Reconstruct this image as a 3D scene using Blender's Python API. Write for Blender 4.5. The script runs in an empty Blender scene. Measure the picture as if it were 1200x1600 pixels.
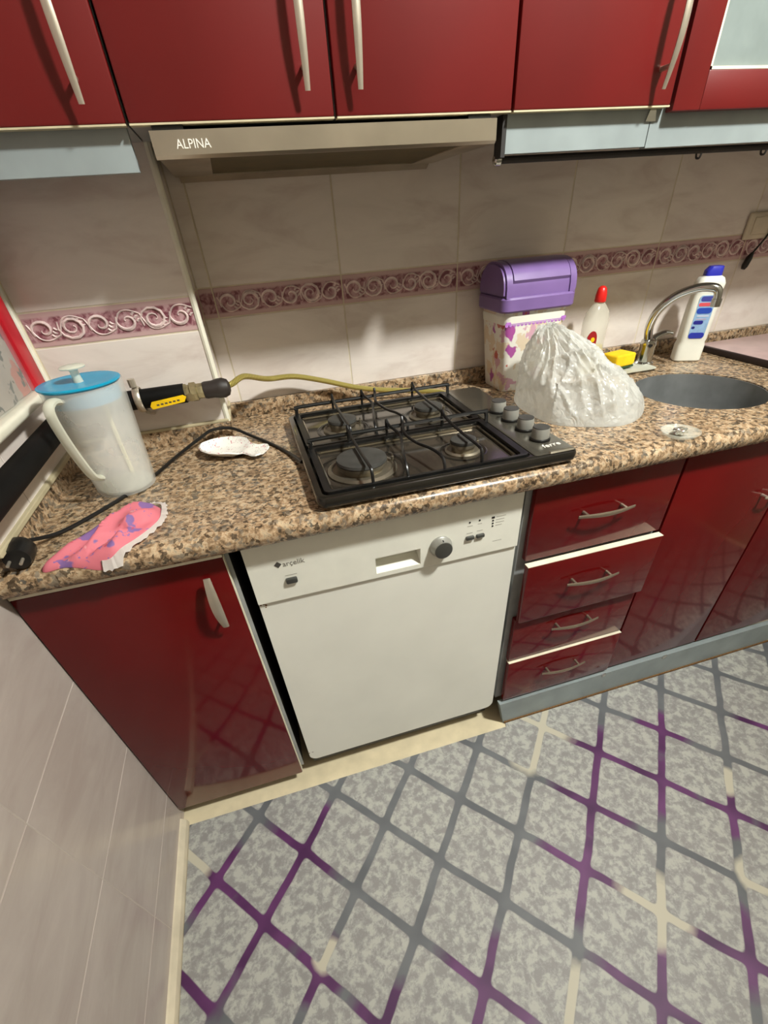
import bpy, bmesh, math, random
from mathutils import Vector, Matrix, noise

sc = bpy.context.scene
COL = sc.collection
PI = math.pi
random.seed(7)

# ------------------------------------------------------------------ camera
cam_d = bpy.data.cameras.new('camera')
cam_o = bpy.data.objects.new('camera', cam_d)
COL.objects.link(cam_o)
R_ = Vector((0.95718196, -0.28325036, -0.05976555))
U_ = Vector((0.22588295, 0.60166609, 0.76614281))
F_ = Vector((0.18105132, 0.7468381, -0.63988536))
M = Matrix(((R_.x, U_.x, -F_.x), (R_.y, U_.y, -F_.y), (R_.z, U_.z, -F_.z)))
cam_o.matrix_world = Matrix.Translation((0.10397224, -0.75302282, 1.3249649)) @ M.to_4x4()
cam_d.sensor_fit = 'AUTO'
cam_d.sensor_width = 36.0
cam_d.lens = 691.646 / 1600 * 36.0
cam_d.shift_x = (600 - 609.503) / 1600
cam_d.shift_y = (917.332 - 800) / 1600
cam_d.clip_start = 0.02
sc.camera = cam_o

# ------------------------------------------------------------------ world, light, exposure
w = bpy.data.worlds.new('world'); sc.world = w; w.use_nodes = True
w.node_tree.nodes['Background'].inputs[0].default_value = (0.9, 0.85, 0.78, 1)
w.node_tree.nodes['Background'].inputs[1].default_value = 0.02

LAMP = (1.28, -0.88, 2.70)          # ceiling lamp position; the spot cone is added to imitate lens vignetting
LCOL = (0.98, 1.0, 0.95)
d = bpy.data.lights.new('vignette_spot', 'SPOT'); d.energy = 230; d.shadow_soft_size = .09; d.color = LCOL
d.spot_size = math.radians(92); d.spot_blend = 1.0
o = bpy.data.objects.new('vignette_spot', d); COL.objects.link(o); o.location = LAMP
o.rotation_euler = (Vector((0.52, 0.28, 1.0)) - Vector(LAMP)).to_track_quat('-Z', 'Y').to_euler()
d = bpy.data.lights.new('ceiling_bulb', 'POINT'); d.energy = 75; d.shadow_soft_size = .09; d.color = LCOL
o = bpy.data.objects.new('ceiling_bulb', d); COL.objects.link(o); o.location = LAMP

sc.view_settings.view_transform = 'Standard'
sc.view_settings.look = 'None'
sc.view_settings.gamma = 1.0
sc.view_settings.use_curve_mapping = False
sc.view_settings.exposure = 0.0
try:
    sc.cycles.use_denoising = True
    sc.cycles.max_bounces = 12
    sc.cycles.transparent_max_bounces = 16
except Exception:
    pass

# ------------------------------------------------------------------ material helpers
def lin(c):
    return tuple(((v / 255) / 12.92 if v / 255 <= 0.04045 else ((v / 255 + 0.055) / 1.055) ** 2.4) for v in c) + (1.0,)

class NT:
    def __init__(s, m):
        s.t = m.node_tree; s.n = s.t.nodes; s.bsdf = s.n['Principled BSDF']
        s.co = None
    def new(s, k, **kw):
        n = s.n.new(k)
        for a, b in kw.items(): setattr(n, a, b)
        return n
    def link(s, a, b): s.t.links.new(a, b)
    def obj(s):
        if s.co is None: s.co = s.new('ShaderNodeTexCoord').outputs['Object']
        return s.co
    def math(s, op, a, b=None, c=None):
        n = s.new('ShaderNodeMath', operation=op)
        for i, v in enumerate((a, b, c)):
            if v is None: continue
            if isinstance(v, (int, float)): n.inputs[i].default_value = v
            else: s.link(v, n.inputs[i])
        return n.outputs[0]
    def noise(s, scale, detail=3, rough=.5, dist=0.0, vec=None):
        n = s.new('ShaderNodeTexNoise')
        n.inputs['Scale'].default_value = scale; n.inputs['Detail'].default_value = detail
        n.inputs['Roughness'].default_value = rough; n.inputs['Distortion'].default_value = dist
        s.link(vec or s.obj(), n.inputs['Vector']); return n.outputs['Fac']
    def ramp(s, fac, stops, interp='LINEAR'):
        n = s.new('ShaderNodeValToRGB'); n.color_ramp.interpolation = interp
        e = n.color_ramp.elements
        while len(e) < len(stops): e.new(.5)
        for el, (p, c) in zip(e, stops): el.position = p; el.color = c
        s.link(fac, n.inputs[0]); return n.outputs[0]
    def mix(s, fac, a, b):
        n = s.new('ShaderNodeMix', data_type='RGBA')
        for i, v in ((0, fac), (6, a), (7, b)):
            if isinstance(v, (int, float, tuple)): n.inputs[i].default_value = v
            else: s.link(v, n.inputs[i])
        return n.outputs[2]
    def bump(s, h, strength, dist=.001):
        n = s.new('ShaderNodeBump'); n.inputs['Strength'].default_value = strength
        n.inputs['Distance'].default_value = dist; s.link(h, n.inputs['Height'])
        s.link(n.outputs[0], s.bsdf.inputs['Normal'])
    def scale(s, v):
        n = s.new('ShaderNodeMapping'); n.inputs['Scale'].default_value = v
        s.link(s.obj(), n.inputs['Vector']); return n.outputs[0]

def mat(name, rgb, rough=.5, metal=0.0, coat=0.0, alpha=1.0, trans=0.0, spec=None, var=0.06, vscale=18, bump=0.0, bscale=60, ior=None):
    m = bpy.data.materials.new(name); m.use_nodes = True
    t = NT(m); b = t.bsdf
    c = lin(rgb)
    if var:
        f = t.noise(vscale, 3)
        d = tuple(max(0, x * (1 - var * 2)) for x in c[:3]) + (1,)
        l = tuple(min(1, x * (1 + var * 2)) for x in c[:3]) + (1,)
        t.link(t.ramp(f, [(.3, d), (.7, l)]), b.inputs['Base Color'])
    else:
        b.inputs['Base Color'].default_value = c
    b.inputs['Roughness'].default_value = rough; b.inputs['Metallic'].default_value = metal
    b.inputs['Coat Weight'].default_value = coat; b.inputs['Coat Roughness'].default_value = .08
    b.inputs['Alpha'].default_value = alpha; b.inputs['Transmission Weight'].default_value = trans
    if spec is not None: b.inputs['Specular IOR Level'].default_value = spec
    if ior: b.inputs['IOR'].default_value = ior
    if bump: t.bump(t.noise(bscale, 4), bump)
    return m

MT = {}
MT['red'] = mat('red_gloss_laminate', (94, 12, 13), .10, coat=.0, var=.05, vscale=5, spec=.40)
MT['red_upper'] = mat('red_satin_laminate', (102, 14, 14), .42, coat=.08, var=.05, vscale=5, spec=.5)
MT['edge'] = mat('cream_edge_band', (226, 216, 192), .45)
MT['edge_dull'] = mat('dull_cream_edge_band', (196, 184, 152), .5)  # darker tone of the cream edge band
MT['carcass'] = mat('grey_carcass_laminate', (150, 152, 152), .5)
MT['carcass_dark'] = mat('dark_cabinet_inside', (40, 36, 34), .7)
MT['pelmet'] = mat('silver_grey_pelmet', (142, 151, 152), .42, metal=.1, var=.07, vscale=9)
MT['cream_floor'] = mat('cream_floor_tile', (214, 200, 168), .4, var=.05)
MT['plaster'] = mat('dim_ceiling_paint', (178, 172, 158), .8, var=.03)
MT['far_wall'] = mat('beige_wall_paint', (176, 170, 154), .8, var=.04)
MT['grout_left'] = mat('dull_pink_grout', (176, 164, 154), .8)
MT['grout'] = mat('cream_grout', (206, 194, 170), .8)
MT['trim_white'] = mat('white_corner_trim', (228, 224, 206), .35, var=.05)
MT['caulk'] = mat('yellowed_silicone', (184, 172, 140), .5)
MT['white_enamel'] = mat('white_enamel', (228, 226, 216), .3, var=.02, vscale=6)
MT['white_plastic'] = mat('white_plastic', (228, 226, 214), .35, var=.02)
MT['steel'] = mat('brushed_steel', (176, 166, 150), .3, metal=.9, var=.08, vscale=12)
def brushed():
    m = mat('brushed_hood_steel', (198, 188, 172), .30, metal=.9, var=.05, vscale=10)
    t = NT(m); b = t.bsdf; b.inputs['Anisotropic'].default_value = .75
    tg = t.new('ShaderNodeTangent'); tg.direction_type = 'RADIAL'; tg.axis = 'Z'
    t.link(tg.outputs[0], b.inputs['Tangent']); return m
MT['hood_steel'] = brushed()
MT['chrome'] = mat('chrome', (190, 190, 186), .14, metal=1, var=.03)
MT['nickel'] = mat('satin_nickel_handle', (196, 186, 170), .34, metal=.75, var=.04)
MT['nickel_dark'] = mat('dull_nickel_handle', (150, 136, 118), .36, metal=.7, var=.04)
MT['sink_steel'] = mat('dull_sink_steel', (128, 130, 130), .42, metal=.4, var=.08)
MT['hob'] = mat('dark_grey_enamel', (40, 37, 32), .17, metal=.35, coat=.3, var=.06)
MT['hob_pan'] = mat('smoked_enamel_pan', (76, 69, 60), .13, metal=.55, coat=.3, var=.12, vscale=9)
MT['pan_trim'] = mat('polished_pan_rim', (120, 112, 98), .12, metal=.9, var=.05)
MT['hob_panel'] = mat('graphite_control_panel', (98, 94, 84), .25, metal=.6, var=.06)
MT['iron'] = mat('black_cast_iron', (18, 18, 18), .35, var=.2, vscale=40)
MT['burner_cap'] = mat('matt_black_cap', (58, 57, 54), .5, var=.12, vscale=40)
MT['burner_ring'] = mat('dull_aluminium_ring', (140, 132, 116), .35, metal=.8, var=.15)
MT['knob_silver'] = mat('silver_knob_side', (158, 157, 150), .4, metal=.5)
MT['black'] = mat('black_plastic', (20, 19, 18), .35)
MT['dark_grey'] = mat('dark_grey_plastic', (62, 62, 58), .4)
MT['black_pipe'] = mat('black_painted_pipe', (12, 11, 10), .6, var=.2, spec=.15)
MT['brass'] = mat('aged_brass', (158, 146, 112), .38, metal=.8, var=.15, vscale=60)
MT['yellow_tag'] = mat('yellow_tag', (240, 196, 12), .45)
MT['ink'] = mat('dark_print', (70, 66, 60), .6, var=0)
MT['ink_grey'] = mat('pale_grey_print', (160, 156, 146), .6, var=0)
MT['silver_letter'] = mat('bright_silver_letter', (246, 242, 232), .4, metal=.1, var=0)
MT['filter'] = mat('olive_grease_filter', (84, 70, 30), .5, metal=.5, var=.1, bump=.5, bscale=160)
MT['purple'] = mat('purple_plastic', (120, 94, 148), .32, var=.03)
MT['red_cap'] = mat('red_cap_plastic', (206, 30, 24), .35)
MT['blue_cap'] = mat('blue_cap_plastic', (44, 48, 172), .3)
MT['sponge'] = mat('yellow_sponge', (240, 196, 10), .85, var=.08, bump=.8, bscale=220)
MT['sponge_pad'] = mat('green_scouring_pad', (40, 70, 40), .9, bump=.8, bscale=260)
MT['holder'] = mat('pale_grey_plastic', (186, 186, 172), .4)
MT['mauve'] = mat('mauve_board', (186, 160, 158), .32, var=.05)
MT['dark_edge'] = mat('dark_brown_rubber', (34, 20, 20), .5)
MT['lid_blue'] = mat('translucent_blue_plastic', (0, 170, 214), .25, alpha=.78, var=.05)
MT['frosted'] = mat('frosted_clear_plastic', (246, 246, 240), .28, alpha=.27, var=.02)
MT['frosted_solid'] = mat('milky_plastic', (226, 226, 208), .3, alpha=.62, var=.02)
MT['frosted_base'] = mat('milky_thick_plastic', (214, 214, 196), .35, alpha=.5, var=.03)
MT['bag'] = mat('crinkled_translucent_film', (240, 240, 236), .22, alpha=.70, var=.05, vscale=20, coat=.4, bump=.5, bscale=55)
MT['soap_bottle'] = mat('clear_bottle_plastic', (226, 222, 206), .12, alpha=.38, var=.02)
MT['soap'] = mat('yellow_liquid_soap', (226, 206, 90), .2, alpha=.8)
MT['glass'] = mat('clear_glass', (255, 255, 255), .03, trans=1, var=0, ior=1.45)
MT['frost_glass'] = mat('frosted_grey_glass', (122, 132, 130), .3, var=.05)
MT['pane'] = mat('window_glass', (232, 236, 236), .05, alpha=.10, var=0)
MT['foil'] = mat('crumpled_foil', (226, 224, 216), .2, metal=.95, var=.1)
MT['clear_dish'] = mat('clear_dish_plastic', (220, 222, 210), .06, alpha=.28, var=0)
MT['frame_red'] = mat('red_window_frame', (190, 14, 34), .35)
MT['cloth_white'] = mat('white_cloth_trim', (240, 232, 226), .8, var=.04)
MT['rust'] = mat('brown_rust', (110, 78, 40), .8, var=.2, vscale=200)
MT['socket'] = mat('cream_socket_plastic', (206, 194, 172), .4)
MT['rubber'] = mat('dark_brown_rubber_boot', (44, 36, 32), .55)

def pattern(name, base, spots, rough=.4, bump=0, coat=0.0):
    """spots: list of (scale, threshold, colour, seed)"""
    m = bpy.data.materials.new(name); m.use_nodes = True; t = NT(m)
    col = lin(base)
    for sc_, th, c, seed in spots:
        v = t.new('ShaderNodeTexVoronoi'); v.inputs['Scale'].default_value = sc_
        mp = t.new('ShaderNodeMapping'); mp.inputs['Location'].default_value = (seed, seed * .7, seed * 1.3)
        t.link(t.obj(), mp.inputs['Vector'])
        nz = t.new('ShaderNodeTexNoise'); nz.inputs['Scale'].default_value = sc_ * 2.2
        t.link(mp.outputs[0], nz.inputs['Vector'])
        ad = t.new('ShaderNodeMix', data_type='RGBA'); ad.inputs[0].default_value = .06
        t.link(mp.outputs[0], ad.inputs[6]); t.link(nz.outputs['Color'], ad.inputs[7])
        t.link(ad.outputs[2], v.inputs['Vector'])
        f = t.ramp(v.outputs['Distance'], [(th, (1, 1, 1, 1)), (th + .05, (0, 0, 0, 1))])
        col = t.mix(f, col, lin(c))
    t.link(col, t.bsdf.inputs['Base Color']); t.bsdf.inputs['Roughness'].default_value = rough
    t.bsdf.inputs['Coat Weight'].default_value = coat
    if bump: t.bump(t.noise(60, 4), bump)
    return m

MT['cloth'] = pattern('pink_flowered_cloth', (204, 108, 120), [(17, .16, (218, 146, 150), 1.7), (17, .24, (124, 92, 146), 3.1), (40, .18, (134, 96, 150), 12.1), (24, .15, (186, 66, 82), 8.2)], .7, .3)
MT['bin_print'] = pattern('flowered_bin_print', (226, 222, 212), [(22, .42, (216, 198, 172), 2.2), (18, .28, (204, 160, 176), 5.7), (15, .22, (166, 80, 152), 9.4), (17, .16, (184, 84, 66), 4.3)], .4)
MT['curtain'] = pattern('floral_curtain_print', (206, 192, 176), [(12, .40, (222, 146, 124), 1.3), (10, .34, (140, 40, 52), 6.1), (22, .24, (120, 116, 100), 3.3)], .7)
MT['dish_print'] = pattern('flowered_porcelain', (240, 236, 228), [(48, .20, (206, 130, 140), 2.4), (60, .13, (110, 130, 96), 6.6)], .15, coat=.5)

def granite():
    m = bpy.data.materials.new('speckled_brown_granite'); m.use_nodes = True; t = NT(m)
    n1 = t.noise(95, 5, .65, .3)
    n2 = t.noise(40, 3, .6, .4)
    base = t.ramp(n1, [(.30, lin((86, 70, 52))), (.42, lin((136, 112, 86))), (.50, lin((174, 144, 112))), (.58, lin((200, 176, 144))), (.70, lin((150, 138, 118)))])
    v = t.new('ShaderNodeTexVoronoi'); v.inputs['Scale'].default_value = 125
    mp = t.noise(60, 2)
    ad = t.new('ShaderNodeVectorMath', operation='ADD'); t.link(t.obj(), ad.inputs[0])
    sc2 = t.new('ShaderNodeVectorMath', operation='SCALE'); sc2.inputs['Scale'].default_value = .02
    nc = t.new('ShaderNodeTexNoise'); nc.inputs['Scale'].default_value = 90; t.link(t.obj(), nc.inputs['Vector'])
    t.link(nc.outputs['Color'], sc2.inputs[0]); t.link(sc2.outputs[0], ad.inputs[1]); t.link(ad.outputs[0], v.inputs['Vector'])
    rnd = t.new('ShaderNodeSeparateColor'); t.link(v.outputs['Color'], rnd.inputs[0])
    sel = t.math('GREATER_THAN', rnd.outputs[0], .82)
    base = t.mix(t.math('MULTIPLY', sel, .8), base, lin((58, 48, 38)))
    sel2 = t.math('LESS_THAN', rnd.outputs[1], .14)
    base = t.mix(t.math('MULTIPLY', sel2, .6), base, lin((112, 108, 100)))
    pat = t.ramp(n2, [(.38, (.60, .58, .55, 1)), (.6, (1, 1, 1, 1))])
    mm = t.new('ShaderNodeMix', data_type='RGBA', blend_type='MULTIPLY'); mm.inputs[0].default_value = .8
    t.link(base, mm.inputs[6]); t.link(pat, mm.inputs[7])
    t.link(mm.outputs[2], t.bsdf.inputs['Base Color'])
    t.bsdf.inputs['Roughness'].default_value = .24
    return m
MT['granite'] = granite()

def tile_mat(name, a, b, rough=.2):
    m = bpy.data.materials.new(name); m.use_nodes = True; t = NT(m)
    oi = t.new('ShaderNodeObjectInfo')
    mp = t.new('ShaderNodeMapping'); mp.inputs['Rotation'].default_value = (0, .5, 0); mp.inputs['Scale'].default_value = (2.2, 2, 7)
    cb = t.new('ShaderNodeCombineXYZ')
    r10 = t.math('MULTIPLY', oi.outputs['Random'], 30)
    for i in range(3): t.link(r10, cb.inputs[i])
    t.link(cb.outputs[0], mp.inputs['Location'])
    t.link(t.obj(), mp.inputs['Vector'])
    f = t.noise(2.2, 5, .6, .6, mp.outputs[0])
    c = t.ramp(f, [(.3, lin(a)), (.5, lin(b)), (.7, lin(tuple(min(255, v + 8) for v in b)))])
    t.link(c, t.bsdf.inputs['Base Color']); t.bsdf.inputs['Roughness'].default_value = rough
    t.bump(f, .03, .001)
    return m
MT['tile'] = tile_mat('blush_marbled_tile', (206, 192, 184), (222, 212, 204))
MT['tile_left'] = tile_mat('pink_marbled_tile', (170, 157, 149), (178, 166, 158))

def border_mat():
    m = bpy.data.materials.new('mauve_border_tile'); m.use_nodes = True; t = NT(m)
    f = t.noise(60, 3, .6, .5)
    c = t.ramp(f, [(.40, lin((116, 62, 72))), (.5, lin((158, 112, 118))), (.60, lin((184, 148, 150)))])
    sp = t.new('ShaderNodeSeparateXYZ'); t.link(t.obj(), sp.inputs[0])
    az = t.math('ABSOLUTE', sp.outputs[2])
    k = t.ramp(az, [(.0195, (0, 0, 0, 1)), (.0215, (1, 1, 1, 1))])
    c = t.mix(k, c, lin((192, 160, 158)))
    t.link(c, t.bsdf.inputs['Base Color']); t.bsdf.inputs['Roughness'].default_value = .28
    return m
MT['border'] = border_mat()
MT['scroll'] = mat('pale_pink_scroll_glaze', (214, 192, 188), .3, var=.12, vscale=60)

def hose_mat():
    m = bpy.data.materials.new('braided_yellow_hose'); m.use_nodes = True; t = NT(m)
    wv = t.new('ShaderNodeTexWave'); wv.inputs['Scale'].default_value = 90; wv.inputs['Distortion'].default_value = 0
    t.link(t.obj(), wv.inputs['Vector'])
    t.link(t.ramp(wv.outputs['Fac'], [(.2, lin((120, 104, 44))), (.7, lin((206, 190, 110)))]), t.bsdf.inputs['Base Color'])
    t.bsdf.inputs['Metallic'].default_value = .45; t.bsdf.inputs['Roughness'].default_value = .3
    return m
MT['hose'] = hose_mat()

def rug_mat():
    m = bpy.data.materials.new('trellis_print_rug'); m.use_nodes = True; t = NT(m)
    sp = t.new('ShaderNodeSeparateXYZ'); t.link(t.obj(), sp.inputs[0])
    wob = t.math('MULTIPLY', t.math('SUBTRACT', t.noise(7, 2), .5), .02)
    X = t.math('DIVIDE', t.math('ADD', t.math('SUBTRACT', sp.outputs[0], .049), wob), .2325)
    Y = t.math('DIVIDE', t.math('ADD', sp.outputs[1], .080), .267)
    u = t.math('PINGPONG', t.math('ADD', X, Y), .5)
    v = t.math('PINGPONG', t.math('SUBTRACT', X, Y), .5)
    n = t.new('ShaderNodeMath', operation='SMOOTH_MIN'); n.inputs[2].default_value = .10
    t.link(u, n.inputs[0]); t.link(v, n.inputs[1])
    d = n.outputs[0]
    line = t.ramp(d, [(.050, (1, 1, 1, 1)), (.062, (0, 0, 0, 1))])
    edge = t.ramp(d, [(.058, (1, 1, 1, 1)), (.075, (0, 0, 0, 1))])
    cell = t.noise(44, 5, .7, .25)
    fill = t.ramp(cell, [(.42, lin((134, 133, 130))), (.50, lin((152, 152, 148))), (.58, lin((174, 174, 166)))])
    big = t.noise(3, 2)
    fill = t.mix(t.math('MULTIPLY', big, .22), fill, lin((146, 136, 138)))
    def blobs(pts):
        acc = None
        for x, y, r in pts:
            vd = t.new('ShaderNodeVectorMath', operation='DISTANCE'); t.link(t.obj(), vd.inputs[0])
            vd.inputs[1].default_value = (x, y, .003)
            q = t.math('SUBTRACT', 1, t.math('DIVIDE', vd.outputs['Value'], r))
            acc = q if acc is None else t.math('MAXIMUM', acc, q)
        nz = t.math('MULTIPLY', t.math('SUBTRACT', t.noise(26, 3), .5), .35)
        return t.ramp(t.math('ADD', acc, nz), [(.12, (0, 0, 0, 1)), (.4, (1, 1, 1, 1))])
    purple = [(-.075, -.211, .16), (-.193, -.341, .15), (-.309, -.202, .13), (-.34, -.40, .12), (.856, -.223, .14), (.748, -.342, .15),
              (.616, -.487, .16), (.966, -.355, .14), (1.088, -.218, .11), (1.083, -.479, .09), (-.072, -.473, .09), (.621, -.73, .16),
              (.846, -.70, .13), (.285, -.615, .15), (-.02, -.15, .08), (.05, -.62, .12), (1.20, -.60, .15), (1.55, -.45, .14), (1.4, -.30, .1), (.35, -1.0, .2), (.9, -1.1, .2), (1.5, -.9, .2), (-.2, -.9, .2)]
    cream = [(.749, -.067, .13), (.66, -.15, .09), (.736, -.600, .11), (-.045, -.455, .045), (-.37, -.14, .09), (.47, -.70, .09), (1.15, -.40, .06), (1.02, -.62, .06), (.2, -.8, .12), (1.2, -1.0, .15), (.62, -.93, .12)]
    lc = t.ramp(t.noise(10, 2), [(.35, lin((88, 90, 94))), (.65, lin((104, 106, 109)))])
    pr = t.ramp(t.noise(9, 2), [(.35, lin((66, 20, 70))), (.65, lin((98, 48, 100)))])
    lc = t.mix(blobs(purple), lc, pr)
    lc = t.mix(blobs(cream), lc, lin((184, 178, 160)))
    c = t.mix(t.math('MULTIPLY', edge, .25), fill, lin((112, 108, 110)))
    c = t.mix(line, c, lc)
    t.link(c, t.bsdf.inputs['Base Color']); t.bsdf.inputs['Roughness'].default_value = .55
    t.bump(cell, .15, .001)
    return m
MT['rug'] = rug_mat()

# ------------------------------------------------------------------ mesh helpers (all in world coordinates)
def add(dst, src):
    me = bpy.data.meshes.new('tmp'); src.to_mesh(me); src.free(); dst.from_mesh(me); bpy.data.meshes.remove(me); return dst

def BM(): return bmesh.new()

def box(x0, x1, y0, y1, z0, z1, bev=0.0, seg=2, bm=None):
    b = bmesh.new(); bmesh.ops.create_cube(b, size=1)
    for v in b.verts:
        v.co = Vector((x0 + (v.co.x + .5) * (x1 - x0), y0 + (v.co.y + .5) * (y1 - y0), z0 + (v.co.z + .5) * (z1 - z0)))
    if bev: bmesh.ops.bevel(b, geom=list(b.edges), offset=bev, segments=seg, affect='EDGES', profile=.5)
    return add(bm, b) if bm is not None else b

def spline(pts, n=8, closed=False):
    pts = [Vector(p) for p in pts]; out = []; L = len(pts)
    rng = range(L if closed else L - 1)
    for i in rng:
        if closed: p0, p1, p2, p3 = (pts[(i + k) % L] for k in (-1, 0, 1, 2))
        else: p0, p1, p2, p3 = pts[max(i - 1, 0)], pts[i], pts[i + 1], pts[min(i + 2, L - 1)]
        for k in range(n):
            t = k / n
            out.append(.5 * ((2 * p1) + (p2 - p0) * t + (2 * p0 - 5 * p1 + 4 * p2 - p3) * t * t + (3 * p1 - p0 - 3 * p2 + p3) * t ** 3))
    if not closed: out.append(pts[-1])
    return out

def tube(pts, r, seg=10, bm=None, closed=False, flat=1.0, up=None):
    """r: number or list; flat squeezes the section along the second axis"""
    b = bm if bm is not None else bmesh.new()
    pts = [Vector(p) for p in pts]; n = len(pts); rings = []
    prev = None
    for i, p in enumerate(pts):
        if closed: t = pts[(i + 1) % n] - pts[i - 1]
        else: t = pts[min(i + 1, n - 1)] - pts[max(i - 1, 0)]
        t.normalize()
        if up is not None: a = Vector(up) - t * t.dot(Vector(up))
        elif prev is None:
            a = Vector((0, 0, 1)) if abs(t.z) < .9 else Vector((1, 0, 0)); a = a - t * t.dot(a)
        else: a = prev - t * t.dot(prev)
        a.normalize(); prev = a; c = t.cross(a)
        rr = r[i] if isinstance(r, (list, tuple)) else r
        rings.append([b.verts.new(p + (a * math.cos(2 * PI * k / seg) * flat + c * math.sin(2 * PI * k / seg)) * rr) for k in range(seg)])
    m = n if closed else n - 1
    for i in range(m):
        A, B = rings[i], rings[(i + 1) % n]
        for k in range(seg): b.faces.new((A[k], A[(k + 1) % seg], B[(k + 1) % seg], B[k]))
    if not closed:
        b.faces.new(list(reversed(rings[0]))); b.faces.new(rings[-1])
    return b

def lathe(prof, c, seg=32, bm=None, axis='z', sx=1.0, sy=1.0, cap=True):
    b = bmesh.new(); rings = []
    for r, z in prof:
        if r < 1e-6: rings.append([b.verts.new((0, 0, z))])
        else: rings.append([b.verts.new((r * math.cos(2 * PI * k / seg) * sx, r * math.sin(2 * PI * k / seg) * sy, z)) for k in range(seg)])
    for A, B in zip(rings, rings[1:]):
        if len(A) == 1 and len(B) == 1: continue
        for k in range(seg):
            k2 = (k + 1) % seg
            if len(A) == 1: b.faces.new((A[0], B[k2], B[k]))
            elif len(B) == 1: b.faces.new((A[k], A[k2], B[0]))
            else: b.faces.new((A[k], A[k2], B[k2], B[k]))
    if cap:
        if len(rings[0]) > 1: b.faces.new(list(reversed(rings[0])))
        if len(rings[-1]) > 1: b.faces.new(rings[-1])
    if axis == 'y': rot = Matrix.Rotation(PI / 2, 3, 'X')       # +z -> -y
    elif axis == 'x': rot = Matrix.Rotation(PI / 2, 3, 'Y')     # +z -> +x
    else: rot = Matrix.Identity(3)
    for v in b.verts: v.co = rot @ v.co + Vector(c)
    bmesh.ops.recalc_face_normals(b, faces=b.faces)
    return add(bm, b) if bm is not None else b

def prism(poly, axis, a, b_, bm=None):
    """extrude 2D polygon: axis 'x' poly=(y,z); 'y' poly=(x,z); 'z' poly=(x,y)"""
    b = bmesh.new()
    def P(u, v, t): return {'x': (t, u, v), 'y': (u, t, v), 'z': (u, v, t)}[axis]
    A = [b.verts.new(P(u, v, a)) for u, v in poly]; B = [b.verts.new(P(u, v, b_)) for u, v in poly]
    b.faces.new(A); b.faces.new(list(reversed(B)))
    n = len(poly)
    for i in range(n): b.faces.new((A[i], B[i], B[(i + 1) % n], A[(i + 1) % n]))
    bmesh.ops.recalc_face_normals(b, faces=b.faces)
    return add(bm, b) if bm is not None else b

def rrect(x0, x1, y0, y1, r, n=5):
    out = []
    for cx, cy, a0 in ((x1 - r, y1 - r, 0), (x0 + r, y1 - r, 90), (x0 + r, y0 + r, 180), (x1 - r, y0 + r, 270)):
        for k in range(n + 1):
            a = math.radians(a0 + 90 * k / n); out.append((cx + r * math.cos(a), cy + r * math.sin(a)))
    return out

def loft(sections, bm=None, cap=True):
    """sections: list of equally long closed vertex loops (3D)"""
    b = bmesh.new(); R = [[b.verts.new(p) for p in s] for s in sections]
    n = len(R[0])
    for A, B in zip(R, R[1:]):
        for k in range(n): b.faces.new((A[k], A[(k + 1) % n], B[(k + 1) % n], B[k]))
    if cap: b.faces.new(list(reversed(R[0]))); b.faces.new(R[-1])
    bmesh.ops.recalc_face_normals(b, faces=b.faces)
    return add(bm, b) if bm is not None else b

WL = {}
def obj(name, bm, m, parent=None, origin=None, smooth=True, angle=35):
    if origin is None:
        if parent is not None: origin = WL[parent.name]
        else:
            xs = [v.co for v in bm.verts]
            origin = Vector(((min(c.x for c in xs) + max(c.x for c in xs)) / 2, (min(c.y for c in xs) + max(c.y for c in xs)) / 2, min(c.z for c in xs)))
    origin = Vector(origin)
    for v in bm.verts: v.co -= origin
    me = bpy.data.meshes.new(name); bm.to_mesh(me); bm.free()
    o = bpy.data.objects.new(name, me); COL.objects.link(o)
    if smooth:
        me.shade_smooth(); me.set_sharp_from_angle(angle=math.radians(angle))
    mm = MT[m] if isinstance(m, str) else m
    me.materials.append(mm)
    if parent is not None: o.parent = parent; o.location = origin - WL[parent.name]
    else: o.location = origin
    WL[o.name] = origin
    return o

def tag(o, label=None, cat=None, group=None, kind=None):
    if label: o['label'] = label
    if cat: o['category'] = cat
    if group: o['group'] = group
    if kind: o['kind'] = kind
    return o

def thing(name, loc, label, cat, group=None):
    o = bpy.data.objects.new(name, None); o.empty_display_size = .05; o.location = loc; COL.objects.link(o)
    WL[o.name] = Vector(loc); return tag(o, label, cat, group)

def struct(name, bm, m, label=None, parent=None, smooth=False):
    o = obj(name, bm, m, parent, smooth=smooth)
    if parent is None: tag(o, label, None, None, 'structure')
    return o

def place(name, mesh_obj, parent, loc):
    """another child sharing the mesh of mesh_obj, its origin at world loc"""
    c = mesh_obj.copy(); c.name = name; COL.objects.link(c); c.parent = parent; c.location = Vector(loc) - WL[parent.name]
    WL[c.name] = Vector(loc); return c

def text_bm(s, size, depth=.0006, align='LEFT'):
    cu = bpy.data.curves.new('t', 'FONT'); cu.body = s; cu.size = size; cu.extrude = depth; cu.align_x = align; cu.resolution_u = 3
    o = bpy.data.objects.new('t', cu); COL.objects.link(o)
    bpy.context.view_layer.update()
    me = bpy.data.meshes.new_from_object(o.evaluated_get(bpy.context.evaluated_depsgraph_get()))
    b = bmesh.new(); b.from_mesh(me); bpy.data.meshes.remove(me); bpy.data.objects.remove(o); bpy.data.curves.remove(cu)
    return b

def text_on_front(s, size, x, y, z, **k):       # on a face looking toward -y
    b = text_bm(s, size, **k)
    for v in b.verts: v.co = Vector((x + v.co.x, y - v.co.z, z + v.co.y))
    return b

# ------------------------------------------------------------------ measures
ZC = 0.9166; TH = .045; W = .6017; PX = .012; PY = .455; XL = -.396; XU = -.346; ZU = .957; XR = 2.35; YF = -2.2; ZT = 2.85
UZ = 1.4538; UY = .27

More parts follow.
